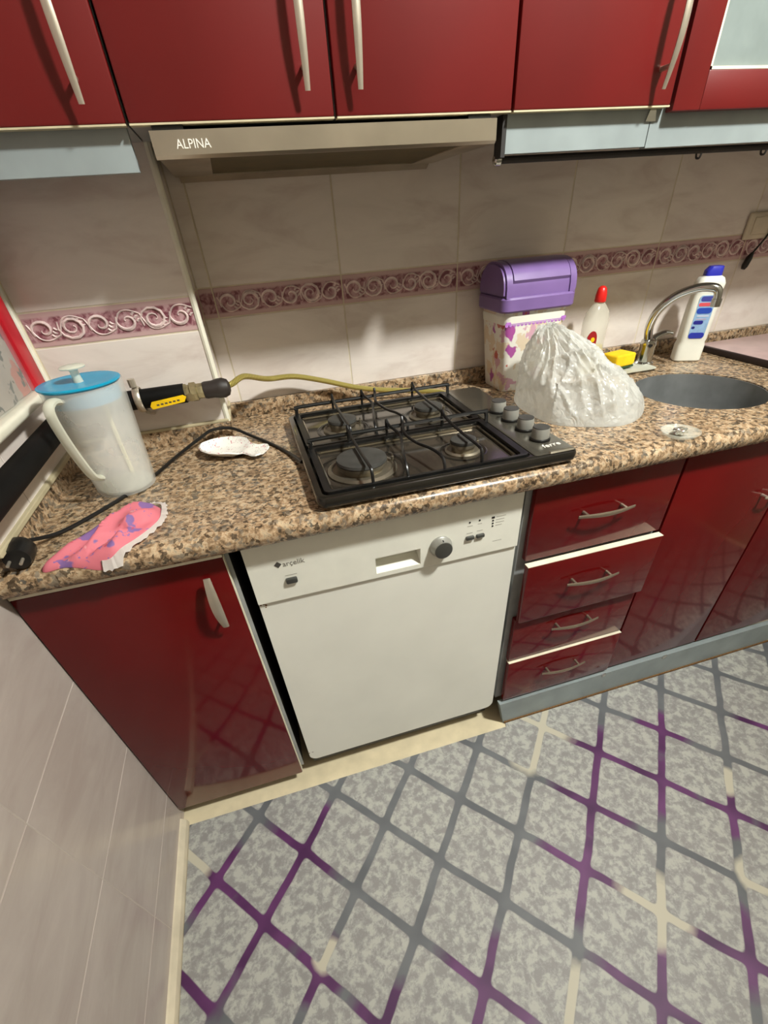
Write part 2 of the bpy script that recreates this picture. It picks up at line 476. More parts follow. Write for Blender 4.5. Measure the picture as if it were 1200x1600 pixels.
# ------------------------------------------------------------------ the room
floor = struct('floor', box(XL - .1, XR + .1, YF - .1, W + .1, -.05, 0), 'cream_floor')
ceiling = struct('ceiling', box(XL - .1, XR + .1, YF - .1, W + .1, ZT, ZT + .05), 'plaster')
wall_back = struct('wall_back', box(XL - .1, XR + .1, W + .0009, W + .1, 0, ZT), 'grout')
wall_right = struct('wall_right', box(XR, XR + .1, YF, W, 0, ZT), 'far_wall')
wall_front = struct('wall_front', box(XL - .1, XR + .1, YF - .1, YF, 0, ZT), 'far_wall')
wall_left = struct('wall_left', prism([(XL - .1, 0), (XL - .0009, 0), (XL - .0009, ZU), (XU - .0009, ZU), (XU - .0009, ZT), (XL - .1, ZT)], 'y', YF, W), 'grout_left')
wall_pier = struct('wall_pier', box(XU - .006, PX - .0009, PY + .0009, W + .006, ZC, ZT), 'grout', 'tiled pier projecting from the back wall in the left corner')

def tile_bm(wd, ht, t=.006, bev=.0015):
    return box(-wd / 2, wd / 2, 0, t, -ht / 2, ht / 2, bev, 1)

S = .3198; X0 = .0475; G = .002
rows = [(ZU - .002, 1.156), (1.2215, 1.4685), (1.4715, 1.7185)]
B0, B1 = 1.1575, 1.2200
proto = {}
def put_tile(parent, x0, x1, z0, z1, yface, name='tile', m='tile'):
    key = (name, round(x1 - x0, 4), round(z1 - z0, 4), m)
    c = Vector(((x0 + x1) / 2, yface, (z0 + z1) / 2))
    if key in proto: return place(name, proto[key], parent, c)
    b = tile_bm(x1 - x0, z1 - z0)
    for v in b.verts: v.co += c
    o = obj(name, b, m, parent, origin=c, smooth=False); proto[key] = o; return o

def scroll_bm(wd, y):
    """raised acanthus-like scrolls along a border tile, centred at the origin, on the face y"""
    b = BM(); n = 6; st = (wd - .012) / n
    for i in range(n):
        cx = -wd / 2 + .006 + st * (i + .5)
        fl = 1 if i % 2 else -1
        big = 1.0 if i in (1, 4) else .82
        pts = []; rad = []
        turns = 1.7 if i in (1, 4) else 1.05
        for k in range(19):
            q = k / 18; a = math.radians(150) - fl * 0 + q * turns * 2 * PI
            r = (.0225 * (1 - q) ** .8 + .004) * big
            pts.append((cx + r * math.cos(a) * 1.05, y - .0006, fl * r * math.sin(a) * .88)); rad.append(.0013 + .0026 * math.sin(PI * min(1, q * 1.15)) * (1 - q * .4))
        tube(pts, rad, 5, b, flat=1)
        # linking stem and little leaves
        s0 = Vector((cx - st * .5, y - .0006, -fl * .012)); s1 = Vector((cx + st * .5, y - .0006, fl * .012))
        tube(spline([s0, (cx - st * .25, y - .0006, fl * .014), (cx + st * .1, y - .0006, fl * .0195), s1], 4), .0017, 4, b)
        for j in range(3):
            p0 = Vector((cx + st * (.22 + .07 * j), y - .0006, fl * (.010 - .006 * j)))
            tube([p0, p0 + Vector((.0035, 0, fl * .0035)), p0 + Vector((.008, 0, fl * .0045))], [.0022, .0022, .0006], 4, b)
    return b

def put_border(parent, x0, x1, yface):
    o = put_tile(parent, x0, x1, B0, B1, yface, 'border_tile', 'border')
    key = ('scroll', round(x1 - x0, 4)); c = WL[o.name]
    if key in proto: place('scroll_relief', proto[key], o, c)
    else:
        b = scroll_bm(x1 - x0, 0)
        for v in b.verts: v.co += c
        proto[key] = obj('scroll_relief', b, 'scroll', o, origin=c)

k = 0
while X0 + k * S < XR - .02:
    a = X0 + k * S + G / 2; e = min(X0 + (k + 1) * S - G / 2, XR)
    for z0, z1 in rows: put_tile(wall_back, a, e, z0, z1, W)
    put_border(wall_back, a, e, W)
    k += 1
for z0, z1 in rows: put_tile(wall_back, PX + .001, X0 - G / 2, z0, z1, W)
put_tile(wall_back, PX + .001, X0 - G / 2, B0, B1, W, 'border_tile', 'border')
# pier front and its return face
for z0, z1 in rows: put_tile(wall_pier, XU + .016, PX - .004, z0, z1, PY)
put_border(wall_pier, XU + .016, PX - .004, PY)
def side_tile(parent, xface, y0, y1, z0, z1, sgn, name='tile', m='tile'):
    t = .006
    a, b_ = (xface - t, xface) if sgn > 0 else (xface - t, xface)
    bm_ = box(a, b_, y0, y1, z0, z1, .0015, 1)
    return obj(name, bm_, m, parent, origin=((a + b_) / 2, (y0 + y1) / 2, (z0 + z1) / 2), smooth=False)
for z0, z1 in rows: side_tile(wall_pier, PX, PY + .008, W, z0, z1, 1)
side_tile(wall_pier, PX, PY + .008, W, B0, B1, 1, 'border_tile', 'border')
# left wall, upper part (x = XU) and lower part (x = XL)
for j in range(6):
    y1 = PY - j * S - G; y0 = y1 - S + G
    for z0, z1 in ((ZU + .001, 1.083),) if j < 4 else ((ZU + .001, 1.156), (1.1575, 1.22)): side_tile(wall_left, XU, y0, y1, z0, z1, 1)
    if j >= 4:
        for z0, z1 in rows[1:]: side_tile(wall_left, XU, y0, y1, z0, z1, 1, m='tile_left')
for j in range(7):
    y1 = .02 - j * S; y0 = y1 - S + .0003
    for z1 in (.886, .636, .386, .136):
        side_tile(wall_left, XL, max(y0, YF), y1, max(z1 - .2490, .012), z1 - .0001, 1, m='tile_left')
# trims
trim_1 = struct('trim_1', tube([(PX - .003, PY + .003, ZU - .004), (PX - .003, PY + .003, ZT)], .007, 8), 'trim_white', 'white rounded corner trim on the tiled pier', smooth=True)
trim_2 = struct('trim_2', box(XU, XU + .014, PY - .012, PY + .005, ZU, ZT, .004), 'trim_white', 'white strip in the corner between left wall and pier')
cb = box(XU, PX, PY - .006, PY + .004, ZU - .003, ZU + .004, .002)
box(PX - .004, PX + .006, PY, W, ZU - .003, ZU + .005, .002, bm=cb)
box(XU - .004, XU + .008, -.04, PY, ZU - .004, ZU + .006, .002, bm=cb)
trim_3 = struct('trim_3', cb, 'caulk', 'yellowed sealant line above the granite upstand in the left corner')
baseboard_left = struct('baseboard_left', prism([(XL, 0), (XL + .016, 0), (XL + .013, .018), (XL + .004, .03), (XL, .032)], 'y', YF, -.03), 'grout', 'narrow cream skirting along the foot of the left wall')

# window in the left wall: red frame, glass, flowered curtain, white sill
win = struct('window_1', box(XU - .004, XU + .003, -.60, .412, 1.098, 2.0), 'trim_white', 'red framed window with flowered curtain above the white sill')
obj('frame_jamb', box(XU - .004, XU + .022, .362, .412, 1.098, 2.0, .004), 'frame_red', win)
obj('frame_jamb', box(XU - .004, XU + .022, -.60, -.55, 1.098, 2.0, .004), 'frame_red', win)
obj('frame_head', box(XU - .004, XU + .022, -.60, .412, 1.96, 2.0, .004), 'frame_red', win)
obj('pane', box(XU + .012, XU + .015, -.55, .362, 1.10, 1.96), 'pane', win)
cur = BM(); N = 60; vs = []
for i in range(N + 1):
    y = -.55 + .912 * i / N; xx = XU + .0075 + .0022 * math.sin(i * 1.1)
    vs.append((cur.verts.new((xx, y, 1.10)), cur.verts.new((xx, y, 1.96))))
for a, b_ in zip(vs, vs[1:]): cur.faces.new((a[0], b_[0], b_[1], a[1]))
bmesh.ops.solidify(cur, geom=cur.faces[:], thickness=.0015)
obj('curtain', cur, 'curtain', win)
obj('sill', box(XU - .004, XU + .03, -.62, .43, 1.080, 1.098, .006, 3), 'trim_white', win)

# ------------------------------------------------------------------ granite worktop with sink hole
SX, SY, SR = 1.248, .232, .162
def worktop():
    b = bmesh.new()
    outer = [(XL, .0), (1.95, .0), (1.95, W), (PX, W), (PX, PY), (XL, PY)]
    ov = [b.verts.new((x, y, ZC)) for x, y in outer]
    ed = [b.edges.new((ov[i], ov[(i + 1) % len(ov)])) for i in range(len(ov))]
    hv = [b.verts.new((SX + SR * math.cos(2 * PI * k / 48), SY + SR * math.sin(2 * PI * k / 48), ZC)) for k in range(48)]
    ed += [b.edges.new((hv[i], hv[(i + 1) % 48])) for i in range(48)]
    r = bmesh.ops.triangle_fill(b, use_beauty=True, use_dissolve=False, edges=ed)
    fs = [f for f in r['geom'] if isinstance(f, bmesh.types.BMFace)]
    for f in list(b.faces):
        c = f.calc_center_median()
        if (c.x - SX) ** 2 + (c.y - SY) ** 2 < (SR * .98) ** 2: b.faces.remove(f)
    ex = bmesh.ops.extrude_face_region(b, geom=b.faces[:])
    for v in ex['geom']:
        if isinstance(v, bmesh.types.BMVert): v.co.z -= TH
    bmesh.ops.recalc_face_normals(b, faces=b.faces)
    # rounded front edge
    prof = [(.0, ZC)]; yf = -.0424; R = .0215
    for k in range(9):
        a = PI / 2 + PI * k / 8
        prof.append((yf + R + R * math.cos(a), ZC - TH / 2 + TH / 2 * math.sin(a)))
    prof.append((.0, ZC - TH))
    prism(prof, 'x', XL, 1.95, bm=b)
    return b
top = thing('worktop', (.78, .28, ZC - TH), 'long speckled brown granite worktop with rounded front edge and round sink hole', 'countertop')
obj('slab', worktop(), 'granite', top, angle=50)
obj('upstand', box(PX + .001, 1.95, W - .014, W, ZC, ZU - .001, .002), 'granite', top)
obj('upstand', box(XU, PX, PY - .005, PY + .001, ZC, ZU - .003), 'granite', top)
obj('upstand', box(XL, XU + .002, -.02, PY, ZC, ZU - .004), 'granite', top)
obj('upstand', box(PX - .004, PX + .003, PY - .004, W - .012, ZC, ZU - .003), 'granite', top)

# ------------------------------------------------------------------ handles
def bow(p0, p1, out, bulge=.012, wd=.0075, th=.45, n=14):
    """bow handle from p0 to p1, standing off the door by out (towards -y)"""
    p0 = Vector(p0); p1 = Vector(p1); pts = []; rad = []
    for i in range(n + 1):
        t = i / n; p = p0.lerp(p1, t) + Vector((0, -out - bulge * math.sin(PI * t), 0))
        pts.append(p); rad.append(wd * (.62 + .38 * math.sin(PI * t)))
    b = tube(pts, rad, 10, flat=th, up=(0, -1, 0))
    for t in (.16, .84):
        q = p0.lerp(p1, t); tube([q + Vector((0, .001, 0)), q + Vector((0, -out - bulge * .4, 0))], .0038, 8, b)
    return b

# ------------------------------------------------------------------ base cabinets
cl = thing('base_cabinet', (-.21, .28, 0), 'red base cabinet left of the white dishwasher with one tall door', 'cabinet', 'red base cabinets')
obj('carcass', box(XL + .002, -.026, .008, .56, .06, ZC - TH - .002), 'carcass_dark', cl)  # dark colour paints in the shade of the gap beside the dishwasher
obj('side_edge', box(-.033, -.025, .0065, .0085, .06, ZC - TH - .002), 'carcass', cl)
obj('edge_band', box(-.034, -.0328, -.011, .005, .052, .855), 'edge', cl)
obj('door', box(XL + .003, -.034, -.012, .006, .048, .856, .003), 'red', cl)
obj('edge_band', box(XL + .003, -.034, -.0115, .005, .856, .8645, .001), 'edge', cl)
obj('kick_board', box(XL + .004, -.06, .04, .055, .001, .06), 'carcass', cl)
h = bow((-.072, -.012, .826), (-.072, -.012, .700), .014, .014, .0105, .35)
obj('handle', h, 'nickel', cl)

cd = thing('drawer_cabinet', (.81, .28, 0), 'red base cabinet of four drawers right of the white dishwasher', 'cabinet', 'red base cabinets')
obj('carcass', box(.6085, 1.005, .006, .56, .115, ZC - TH - .002), 'carcass', cd)
DR = [(.669, .868, -.012, True), (.476, .662, -.030, True), (.305, .472, -.013, False), (.122, .299, -.019, True)]
for i, (z0, z1, yf, white) in enumerate(DR):
    d = obj('drawer', box(.622, 1.004, yf, yf + .018, z0, z1, .003), 'red', cd)
    if yf < -.018: obj('drawer_box', box(.64, .988, yf + .018, .5, z0 + .02, z1 - .03), 'edge', d)
    if white and i: obj('edge_band', box(.622, 1.004, yf + .0006, yf + .0175, z1, z1 + .0018), 'edge', d)
    zh = [.778, .592, .418, .232][i]
    obj('handle', bow((.731, yf, zh), (.881, yf, zh - .003), .017, .010, .0058, .5), 'nickel_dark', d)

cs = thing('sink_cabinet', (1.38, .28, 0), 'red base cabinet with two plain doors under the round sink', 'cabinet', 'red base cabinets')
obj('carcass', box(1.0065, 1.755, .006, .56, .115, .70), 'carcass_dark', cs)
d = obj('door', box(1.0105, 1.361, -.012, .006, .122, .868, .003), 'red', cs)
obj('handle', bow((1.300, -.012, .706), (1.356, -.012, .706), .017, .006, .005, .5), 'nickel', d)
d = obj('door', box(1.3675, 1.752, -.012, .006, .122, .868, .003), 'red', cs)
obj('handle', bow((1.42, -.012, .80), (1.48, -.012, .80), .017, .006, .005, .5), 'nickel', d)
obj('top_rail', box(1.0065, 1.755, .006, .024, .70, ZC - TH - .002), 'carcass_dark', cs)
pl = thing('plinth_board', (1.19, -.01, 0), 'silver grey plinth board along the floor under the red drawers and sink doors', 'plinth')
obj('board', prism([(.634, .001), (1.757, .001), (1.757, .112), (.610, .112)], 'y', -.024, -.006), 'pelmet', pl)
obj('bottom_seal', box(.636, 1.757, -.028, -.0235, .001, .009), 'rust', pl)
obj('clip', box(.985, 1.0, -.026, -.023, .098, .113, .002), 'chrome', pl)
obj('clip', box(1.225, 1.243, -.026, -.023, .098, .113, .002), 'chrome', pl)

# ------------------------------------------------------------------ dishwasher
DY = -.003
dw = thing('dishwasher', (.297, .28, 0), 'white built-under dishwasher with a round dial between the red cabinets', 'dishwasher')
obj('body', box(.004, .591, .03, .56, .02, ZC - TH - .006), 'black', dw)
DZ = .722
door = obj('door_panel', prism([(.595, DZ - .001), (.0, DZ - .001)] + rrect(.0, .595, .086, DZ - .001, .024, 7)[16:], 'y', DY, DY + .03), 'white_enamel', dw)
# control panel with a real recess
HX0, HX1, HZ0, HZ1 = .257, .358, .733, .774
cp = BM(); yp = DY - .006
box(.0, HX0, yp, DY + .03, DZ, .868, bm=cp); box(HX1, .595, yp, DY + .03, DZ, .868, bm=cp)
box(HX0, HX1, yp, DY + .03, HZ1, .868, bm=cp); box(HX0, HX1, yp, DY + .03, DZ, HZ0, bm=cp)
prism([(DY + .03, HZ0), (DY + .024, HZ0), (DY + .024, HZ1), (DY + .03, HZ1)], 'x', HX0, HX1, bm=cp)
prism([(yp + .001, HZ0 - .001), (DY + .026, HZ0 - .001), (DY + .026, HZ0 + .016)], 'x', HX0, HX1, bm=cp)
obj('control_panel', cp, 'white_plastic', dw, smooth=False)
obj('panel_lip', tube([(.002, yp + .004, DZ), (.593, yp + .004, DZ)], .003, 10), 'white_plastic', dw)
dial = obj('dial', lathe([(.0255, 0), (.0255, .004), (.024, .006), (.022, .014), (.0205, .019), (.0, .019)], (.4045, yp, .769), 40, axis='y'), 'knob_silver', dw)
obj('dial_cap', lathe([(.0195, 0), (.0195, .0015), (.018, .0022), (0, .0022)], (.4045, yp - .0188, .769), 40, axis='y'), 'dark_grey', dial)
obj('dial_mark', box(.4035, .4055, yp - .0175, yp - .006, .7885, .7915), 'black', dial)
obj('power_button', box(.067, .0905, yp - .007, yp + .002, .762, .775, .003), 'dark_grey', dw)
for x0 in (.463, .4875): obj('program_button', box(x0, x0 + .0195, yp - .006, yp + .002, .770, .779, .0025), 'dark_grey', dw)
for x, z in ((.471, .813), (.494, .8135), (.526, .7915), (.526, .7985), (.526, .8055)):
    obj('indicator_light', lathe([(.0022, 0), (.0022, .0006), (0, .0008)], (x, yp, z), 12, axis='y'), 'black', dw)
obj('indicator_light', box(.5225, .5295, yp - .0007, yp + .001, .811, .8155), 'black', dw)
obj('brand_lettering', text_on_front('arçelik', .0165, .0685, yp, .8045), mat('grey_print', (122, 118, 108), .6, var=0), dw)
em = prism([(.0595, .8035), (.067, .811), (.0595, .8185), (.052, .811)], 'y', yp - .0006, yp + .001)
obj('brand_emblem', em, 'ink', dw)
fp = BM()
for x0, x1, z in ((.068, .092, .7805), (.465, .479, .7855), (.489, .503, .7865), (.466, .478, .8035), (.490, .500, .8045), (.489, .504, .7635), (.533, .556, .813), (.533, .553, .8055), (.533, .553, .7985), (.533, .548, .7915), (.53, .552, .75)):
    box(x0, x1, yp - .0004, yp + .001, z, z + .0012, bm=fp)
tag(obj('fine_print', fp, 'ink_grey', dw), kind='stuff')
rs = BM()
for i in range(14):
    x = .002 + random.random() * .018; z = .7160 + random.gauss(0, .0035) - x * .1
    lathe([(.0028 * random.uniform(.5, 1), 0), (.0015, .0008), (0, .001)], (x, DY + .0002, z), 7, axis='y', bm=rs)
for i in range(8):
    lathe([(.0016, 0), (.001, .0006), (0, .0008)], (-.001 + .003 * i * random.random(), DY + .0002, .125 + random.gauss(0, .001)), 6, axis='y', bm=rs)
tag(obj('rust_spot', rs, 'rust', dw), kind='stuff')

# ------------------------------------------------------------------ range hood
hd = thing('range_hood', (.32, .44, 1.41), 'slim brushed steel range hood above the gas hob', 'range hood')
hx0, hx1, hy, hz0, hz1 = .031, .610, .268, 1.4155, 1.4475
obj('body', prism([(hx0 + .012, hy + .03), (hx1 - .012, hy + .03), (hx1 - .012, W - .008), (hx0 + .016, W - .008)], 'z', hz0 + .006, hz1 + .004), 'carcass_dark', hd)
fr = prism([(hy, hz1), (hy - .001, hz0 + .004), (hy + .004, hz0), (hy + .009, hz0), (hy + .009, hz0 + .012), (hy + .03, hz0 + .012), (hy + .03, hz1)], 'x', hx0, hx1)
obj('front_bar', fr, 'hood_steel', hd)
us = BM(); FY1 = .580
box(hx0 + .004, .112, hy + .009, FY1, hz0, hz0 + .006, .001, bm=us); box(.552, hx1 - .004, hy + .009, FY1, hz0, hz0 + .006, .001, bm=us)
box(.112, .552, FY1 - .012, FY1, hz0, hz0 + .006, bm=us)
obj('underside_rim', us, 'steel', hd)
obj('grease_filter', box(.112, .552, hy + .010, FY1 - .012, hz0 + .002, hz0 + .010), 'filter', hd)
obj('rear_cover', prism([(FY1, hz0), (W - .004, hz0 - .008), (W - .004, hz1), (FY1, hz1)], 'x', hx0 + .012, hx1 - .012), 'steel', hd)
obj('lettering', text_on_front('ALPINA', .0155, .0655, hy - .0006, 1.4265, depth=.001), 'silver_letter', hd)
for a, e in ((.036, .082), (.558, .600)): obj('spacer', box(a, e, hy + .006, hy + .05, hz1, hz1 + .0055), 'black', hd)

# ------------------------------------------------------------------ wall cabinets
def wall_cabinet(name, x0, x1, label, handle=None, glass=False):
    y0 = UY; r = thing(name, ((x0 + x1) / 2, .44, UZ), label, 'cabinet', 'red wall cabinets')
    back = PY - .001 if x1 < .01 else W - .008
    obj('carcass', box(x0 + .001, x1 - .001, y0 + .019, back, UZ + .002, 2.15), 'carcass', r)
    a, e = x0 + .002, x1 - .002
    if not glass:
        d = obj('door', box(a, e, y0, y0 + .018, UZ + .0022, 2.15, .003), 'red_upper', r)
        obj('edge_band', box(a, e, y0 + .0006, y0 + .0175, UZ, UZ + .0022), 'edge_dull', d)
    else:
        f = BM(); y0 -= .002
        box(a, a + .062, y0, y0 + .02, UZ - .006, 2.15, .002, bm=f); box(e - .062, e, y0, y0 + .02, UZ - .006, 2.15, .002, bm=f)
        box(a + .062, e - .062, y0, y0 + .02, UZ - .006, UZ + .046, .002, bm=f); box(a + .062, e - .062, y0, y0 + .02, 2.09, 2.15, .002, bm=f)
        d = obj('door', f, 'red_upper', r)
        obj('glass_panel', box(a + .06, e - .06, y0 + .008, y0 + .012, UZ + .044, 2.092), 'frost_glass', d)
        bd = BM(); q = UZ + .046
        box(a + .062, e - .062, y0 + .0005, y0 + .008, q, q + .004, bm=bd); box(a + .062, a + .066, y0 + .0005, y0 + .008, q, 2.09, bm=bd); box(e - .066, e - .062, y0 + .0005, y0 + .008, q, 2.09, bm=bd)
        obj('glass_bead', bd, 'edge', d)
    if handle: obj('handle', bow((handle[0], UY, handle[1]), (handle[0], UY, handle[1] + .168), .018, handle[2], .0068, .5), 'nickel', d)
    return r
wall_cabinet('wall_cabinet', -.341, .0035, 'red wall cabinet at the left end, beside the window', (-.046, 1.474, .006))
wall_cabinet('wall_cabinet', .0045, .3225, 'red wall cabinet over the left half of the range hood', (.279, 1.482, .006))
wall_cabinet('wall_cabinet', .3235, .6395, 'red wall cabinet over the right half of the range hood', (.363, 1.482, .006))
wall_cabinet('wall_cabinet', .6405, .970, 'red wall cabinet between the range hood and the glass-fronted cabinet', (.930, 1.474, .016))
wall_cabinet('wall_cabinet', .972, 1.50, 'red framed wall cabinet with a frosted grey glass panel', None, True)

wall_cabinet('wall_cabinet', 1.502, 2.05, 'unseen plain red wall cabinet shading the wall at the right end, beyond the glass-fronted one', (1.55, 1.474, .006))  # out of view, kept to block lamp light from the right wall
p = thing('pelmet', (-.17, .31, 1.40), 'silver grey pelmet board under the leftmost wall cabinet', 'pelmet', 'pelmet boards')
obj('board', prism([(.288, 1.404), (.304, 1.404), (.304, UZ + .001), (.288, UZ + .001)], 'x', -.341, -.001), 'pelmet', p)
p = thing('pelmet', (1.07, .296, 1.40), 'long silver grey pelmet board under the wall cabinets right of the hood', 'pelmet', 'pelmet boards')
obj('board', box(.640, .945, .2885, .304, 1.4025, UZ + .001), 'pelmet', p)
obj('board', box(.947, 2.05, .2885, .304, 1.4005, UZ + .001), 'pelmet', p)
obj('joint_clip', prism([(.939, UZ), (.952, UZ), (.956, 1.437), (.933, 1.437)], 'y', .2855, .2890), 'chrome', p)
obj('end_strip', box(.631, .6395, .287, .315, 1.398, UZ), 'carcass_dark', p)
rl = thing('hanging_rail', (1.07, .314, 1.39), 'dark metal rail with small hooks below the long right pelmet', 'rail')
obj('bar', tube([(.637, .314, 1.3965), (1.50, .314, 1.3935)], .0055, 10), 'carcass_dark', rl)
obj('end_cap', lathe([(.0, 0), (.006, .001), (.0085, .004), (.0085, .014), (.005, .017), (0, .018)], (.630, .314, 1.3965), 16, axis='x'), 'chrome', rl)
for x in (1.10, 1.27, 1.47):
    obj('hook', tube(spline([(x, .314, 1.391), (x, .311, 1.383), (x, .303, 1.382), (x, .300, 1.389)], 5), .002, 6), 'carcass_dark', rl)

# ------------------------------------------------------------------ gas hob
HX, HY, HW, HD = .157, -.0315, .537, .49
hob = thing('gas_hob', (HX + HW / 2, HY + HD / 2, ZC), 'black four-burner gas hob lying on the granite worktop', 'hob')
hz = ZC + .0275
def ring_loft(secs):
    return loft(secs)
def rr3(x0, x1, y0, y1, r, z, n=5): return [(x, y, z) for x, y in rrect(x0, x1, y0, y1, r, n)]
X1, Y1 = HX + HW, HY + HD
tr = loft([rr3(HX + .012, X1 - .012, HY + .012, Y1 - .012, .012, ZC + .0005), rr3(HX + .002, X1 - .002, HY + .002, Y1 - .002, .016, ZC + .008),
           rr3(HX, X1, HY, Y1, .018, ZC + .014), rr3(HX, X1, HY, Y1, .018, hz - .006), rr3(HX + .002, X1 - .002, HY + .002, Y1 - .002, .017, hz - .0015),
           rr3(HX + .006, X1 - .006, HY + .006, Y1 - .006, .014, hz), rr3(HX + .013, X1 - .10, HY + .013, Y1 - .013, .012, hz)], cap=False)
tb = tr
loft([rr3(HX + .013, X1 - .10, HY + .013, Y1 - .013, .012, hz), rr3(HX + .020, X1 - .107, HY + .020, Y1 - .020, .010, hz - .010), ], bm=tb, cap=False)
bmesh.ops.remove_doubles(tb, verts=tb.verts, dist=.0001)
tb.faces.new([tb.verts.new(v) for v in reversed(rr3(HX + .012, X1 - .012, HY + .012, Y1 - .012, .012, ZC + .0005))])
bmesh.ops.recalc_face_normals(tb, faces=tb.faces)
obj('tray', tb, 'hob', hob)
# the recessed cooking surface
pa = BM(); pv = [pa.verts.new(v) for v in rr3(HX + .0195, X1 - .1065, HY + .0195, Y1 - .0195, .010, hz - .0098)]
pa.faces.new(pv)
pb = loft([rr3(HX + .0195, X1 - .1065, HY + .0195, Y1 - .0195, .010, hz - .014), rr3(HX + .0195, X1 - .1065, HY + .0195, Y1 - .0195, .010, hz - .0095)]); pa.free()
obj('pan', pb, 'hob_pan', hob)
obj('control_strip', loft([rr3(X1 - .097, X1 - .008, HY + .008, Y1 - .008, .008, hz - .002), rr3(X1 - .097, X1 - .008, HY + .008, Y1 - .008, .008, hz + .0012), rr3(X1 - .095, X1 - .010, HY + .010, Y1 - .010, .007, hz + .002)]), 'hob_panel', hob)
obj('control_ridge', loft([rr3(.628, .686, -.026, -.016, .004, hz + .001), rr3(.630, .684, -.024, -.018, .003, hz + .004)]), 'burner_ring', hob)
tx = text_bm('ferre', .021)
for v in tx.verts: v.co = Vector((.632 + v.co.x, .002 + v.co.y + v.co.x * .10, hz + .0022 + v.co.z))
obj('lettering', tx, 'silver_letter', hob)
for y0, y1 in ((HY + .036, HY + .228), (HY + .258, Y1 - .026)):
    obj('pan_trim', tube(rr3(HX + .034, X1 - .122, y0, y1, .012, hz - .0075), .0042, 8, closed=True), 'pan_trim', hob)
BURN = [(.278, .322, .034), (.497, .318, .034), (.268, .082, .050), (.489, .083, .027)]
zp = hz - .0095
for x, y, r in BURN:
    b = obj('burner', lathe([(r * 1.42, 0), (r * 1.42, .003), (r * 1.25, .006), (r * 1.2, .0035), (r * .9, .0035), (r * .9, .012), (r * 1.02, .0135), (r * 1.02, .019), (0, .019)], (x, y, zp), 36), 'burner_ring', hob)
    obj('burner_cap', lathe([(r, 0), (r * 1.03, .002), (r * 1.0, .007), (r * .9, .0085), (r * .45, .0078), (0, .0082)], (x, y, zp + .019), 36), 'burner_cap', b)
    obj('pan_ring', lathe([(r * 1.9, 0), (r * 1.9, .0008), (r * 1.78, .0016), (r * 1.66, .0008), (r * 1.66, 0)], (x, y, zp), 40, cap=False), 'hob', b)
    obj('spark_plug', lathe([(.0035, 0), (.0035, .014), (.0015, .015), (.0015, .019), (0, .0195)], (x + r * 1.32, y + .006, zp), 10), 'burner_ring', b)
KY = [.236, .174, .108, .046]
for y in KY:
    kn = obj('knob', lathe([(.0205, 0), (.0205, .003), (.0172, .0035), (.0185, .0055), (.0178, .024), (.0165, .0262), (0, .0262)], (.6475, y, hz + .002), 28), 'knob_silver', hob)
    obj('knob_base', lathe([(.0215, 0), (.0215, .0042), (.0188, .0055)], (.6475, y, hz + .002), 28, cap=False), 'black', kn)
    obj('knob_top', lathe([(.0172, 0), (.0166, .0016), (0, .002)], (.6475, y, hz + .0278), 28), 'burner_cap', kn)
# two pan supports
def pan_support(y0, y1, bx):
    x0, x1 = HX + .018, X1 - .104
    g = obj('pan_support', loft_frame(x0, x1, y0, y1, .013, hz - .004, hz + .004), 'iron', hob)
    zr = hz + .030
    rail = tube(spline([(x0 + .006, y1 - .008, hz), (x0 + .008, y1 - .008, zr - .014), (x0 + .02, y1 - .008, zr - .008), ((x0 + x1) / 2, y1 - .008, zr - .008), (x1 - .008, y1 - .008, zr - .008), (x1 + .006, y1 - .010, zr - .012), (x1 + .004, y1 - .018, hz)], 6), .0045, 8)
    obj('back_rail', rail, 'iron', g)
    xm = (x0 + x1) / 2 - .01
    for x, kink in ((bx[0], 0), (xm - .016, 1), (xm + .020, -1), (bx[1], 0)):
        zt = zr - .002
        yb = y1 - .004
        if kink == 0:
            pts = [(x, yb, hz), (x, yb - .001, zt + .010), (x, yb - .012, zt + .004), (x, yb - .035, zt), (x, (y0 + y1) / 2, zt - .002), (x, y0 + .03, zt), (x, y0 + .012, zt - .004), (x, y0 + .007, hz)]
            pts = [pts[0]] + [Vector(q) for q in pts[1:]]
        else:
            o = .012 * kink
            pts = [(x, yb, hz), (x, yb - .001, zt + .010), (x + o * .2, yb - .014, zt + .002), (x + o, yb - .06, zt - .004), (x + o * .2, (y0 + y1) / 2, zt - .008), (x - o, y0 + .06, zt - .004), (x - o * 1.6, y0 + .02, zt - .008), (x - o * 1.6, y0 + .007, hz)]
        obj('pan_finger', tube(spline(pts, 4), .0032, 7), 'iron', g)
def loft_frame(x0, x1, y0, y1, wd, z0, z1):
    b = BM()
    o0 = rrect(x0, x1, y0, y1, .012); i0 = rrect(x0 + wd, x1 - wd, y0 + wd * .7, y1 - wd * .7, .008)
    A = [b.verts.new((x, y, z0)) for x, y in o0]; B = [b.verts.new((x, y, z1)) for x, y in o0]
    C = [b.verts.new((x, y, z1 - .001)) for x, y in i0]; D = [b.verts.new((x, y, z0)) for x, y in i0]
    n = len(A)
    for P, Q in ((A, B), (B, C), (C, D), (D, A)):
        for k in range(n): b.faces.new((P[k], P[(k + 1) % n], Q[(k + 1) % n], Q[k]))
    bmesh.ops.recalc_face_normals(b, faces=b.faces)
    return b
pan_support(HY + .016, HY + .240, (.268, .489))
pan_support(HY + .244, Y1 - .012, (.278, .497))

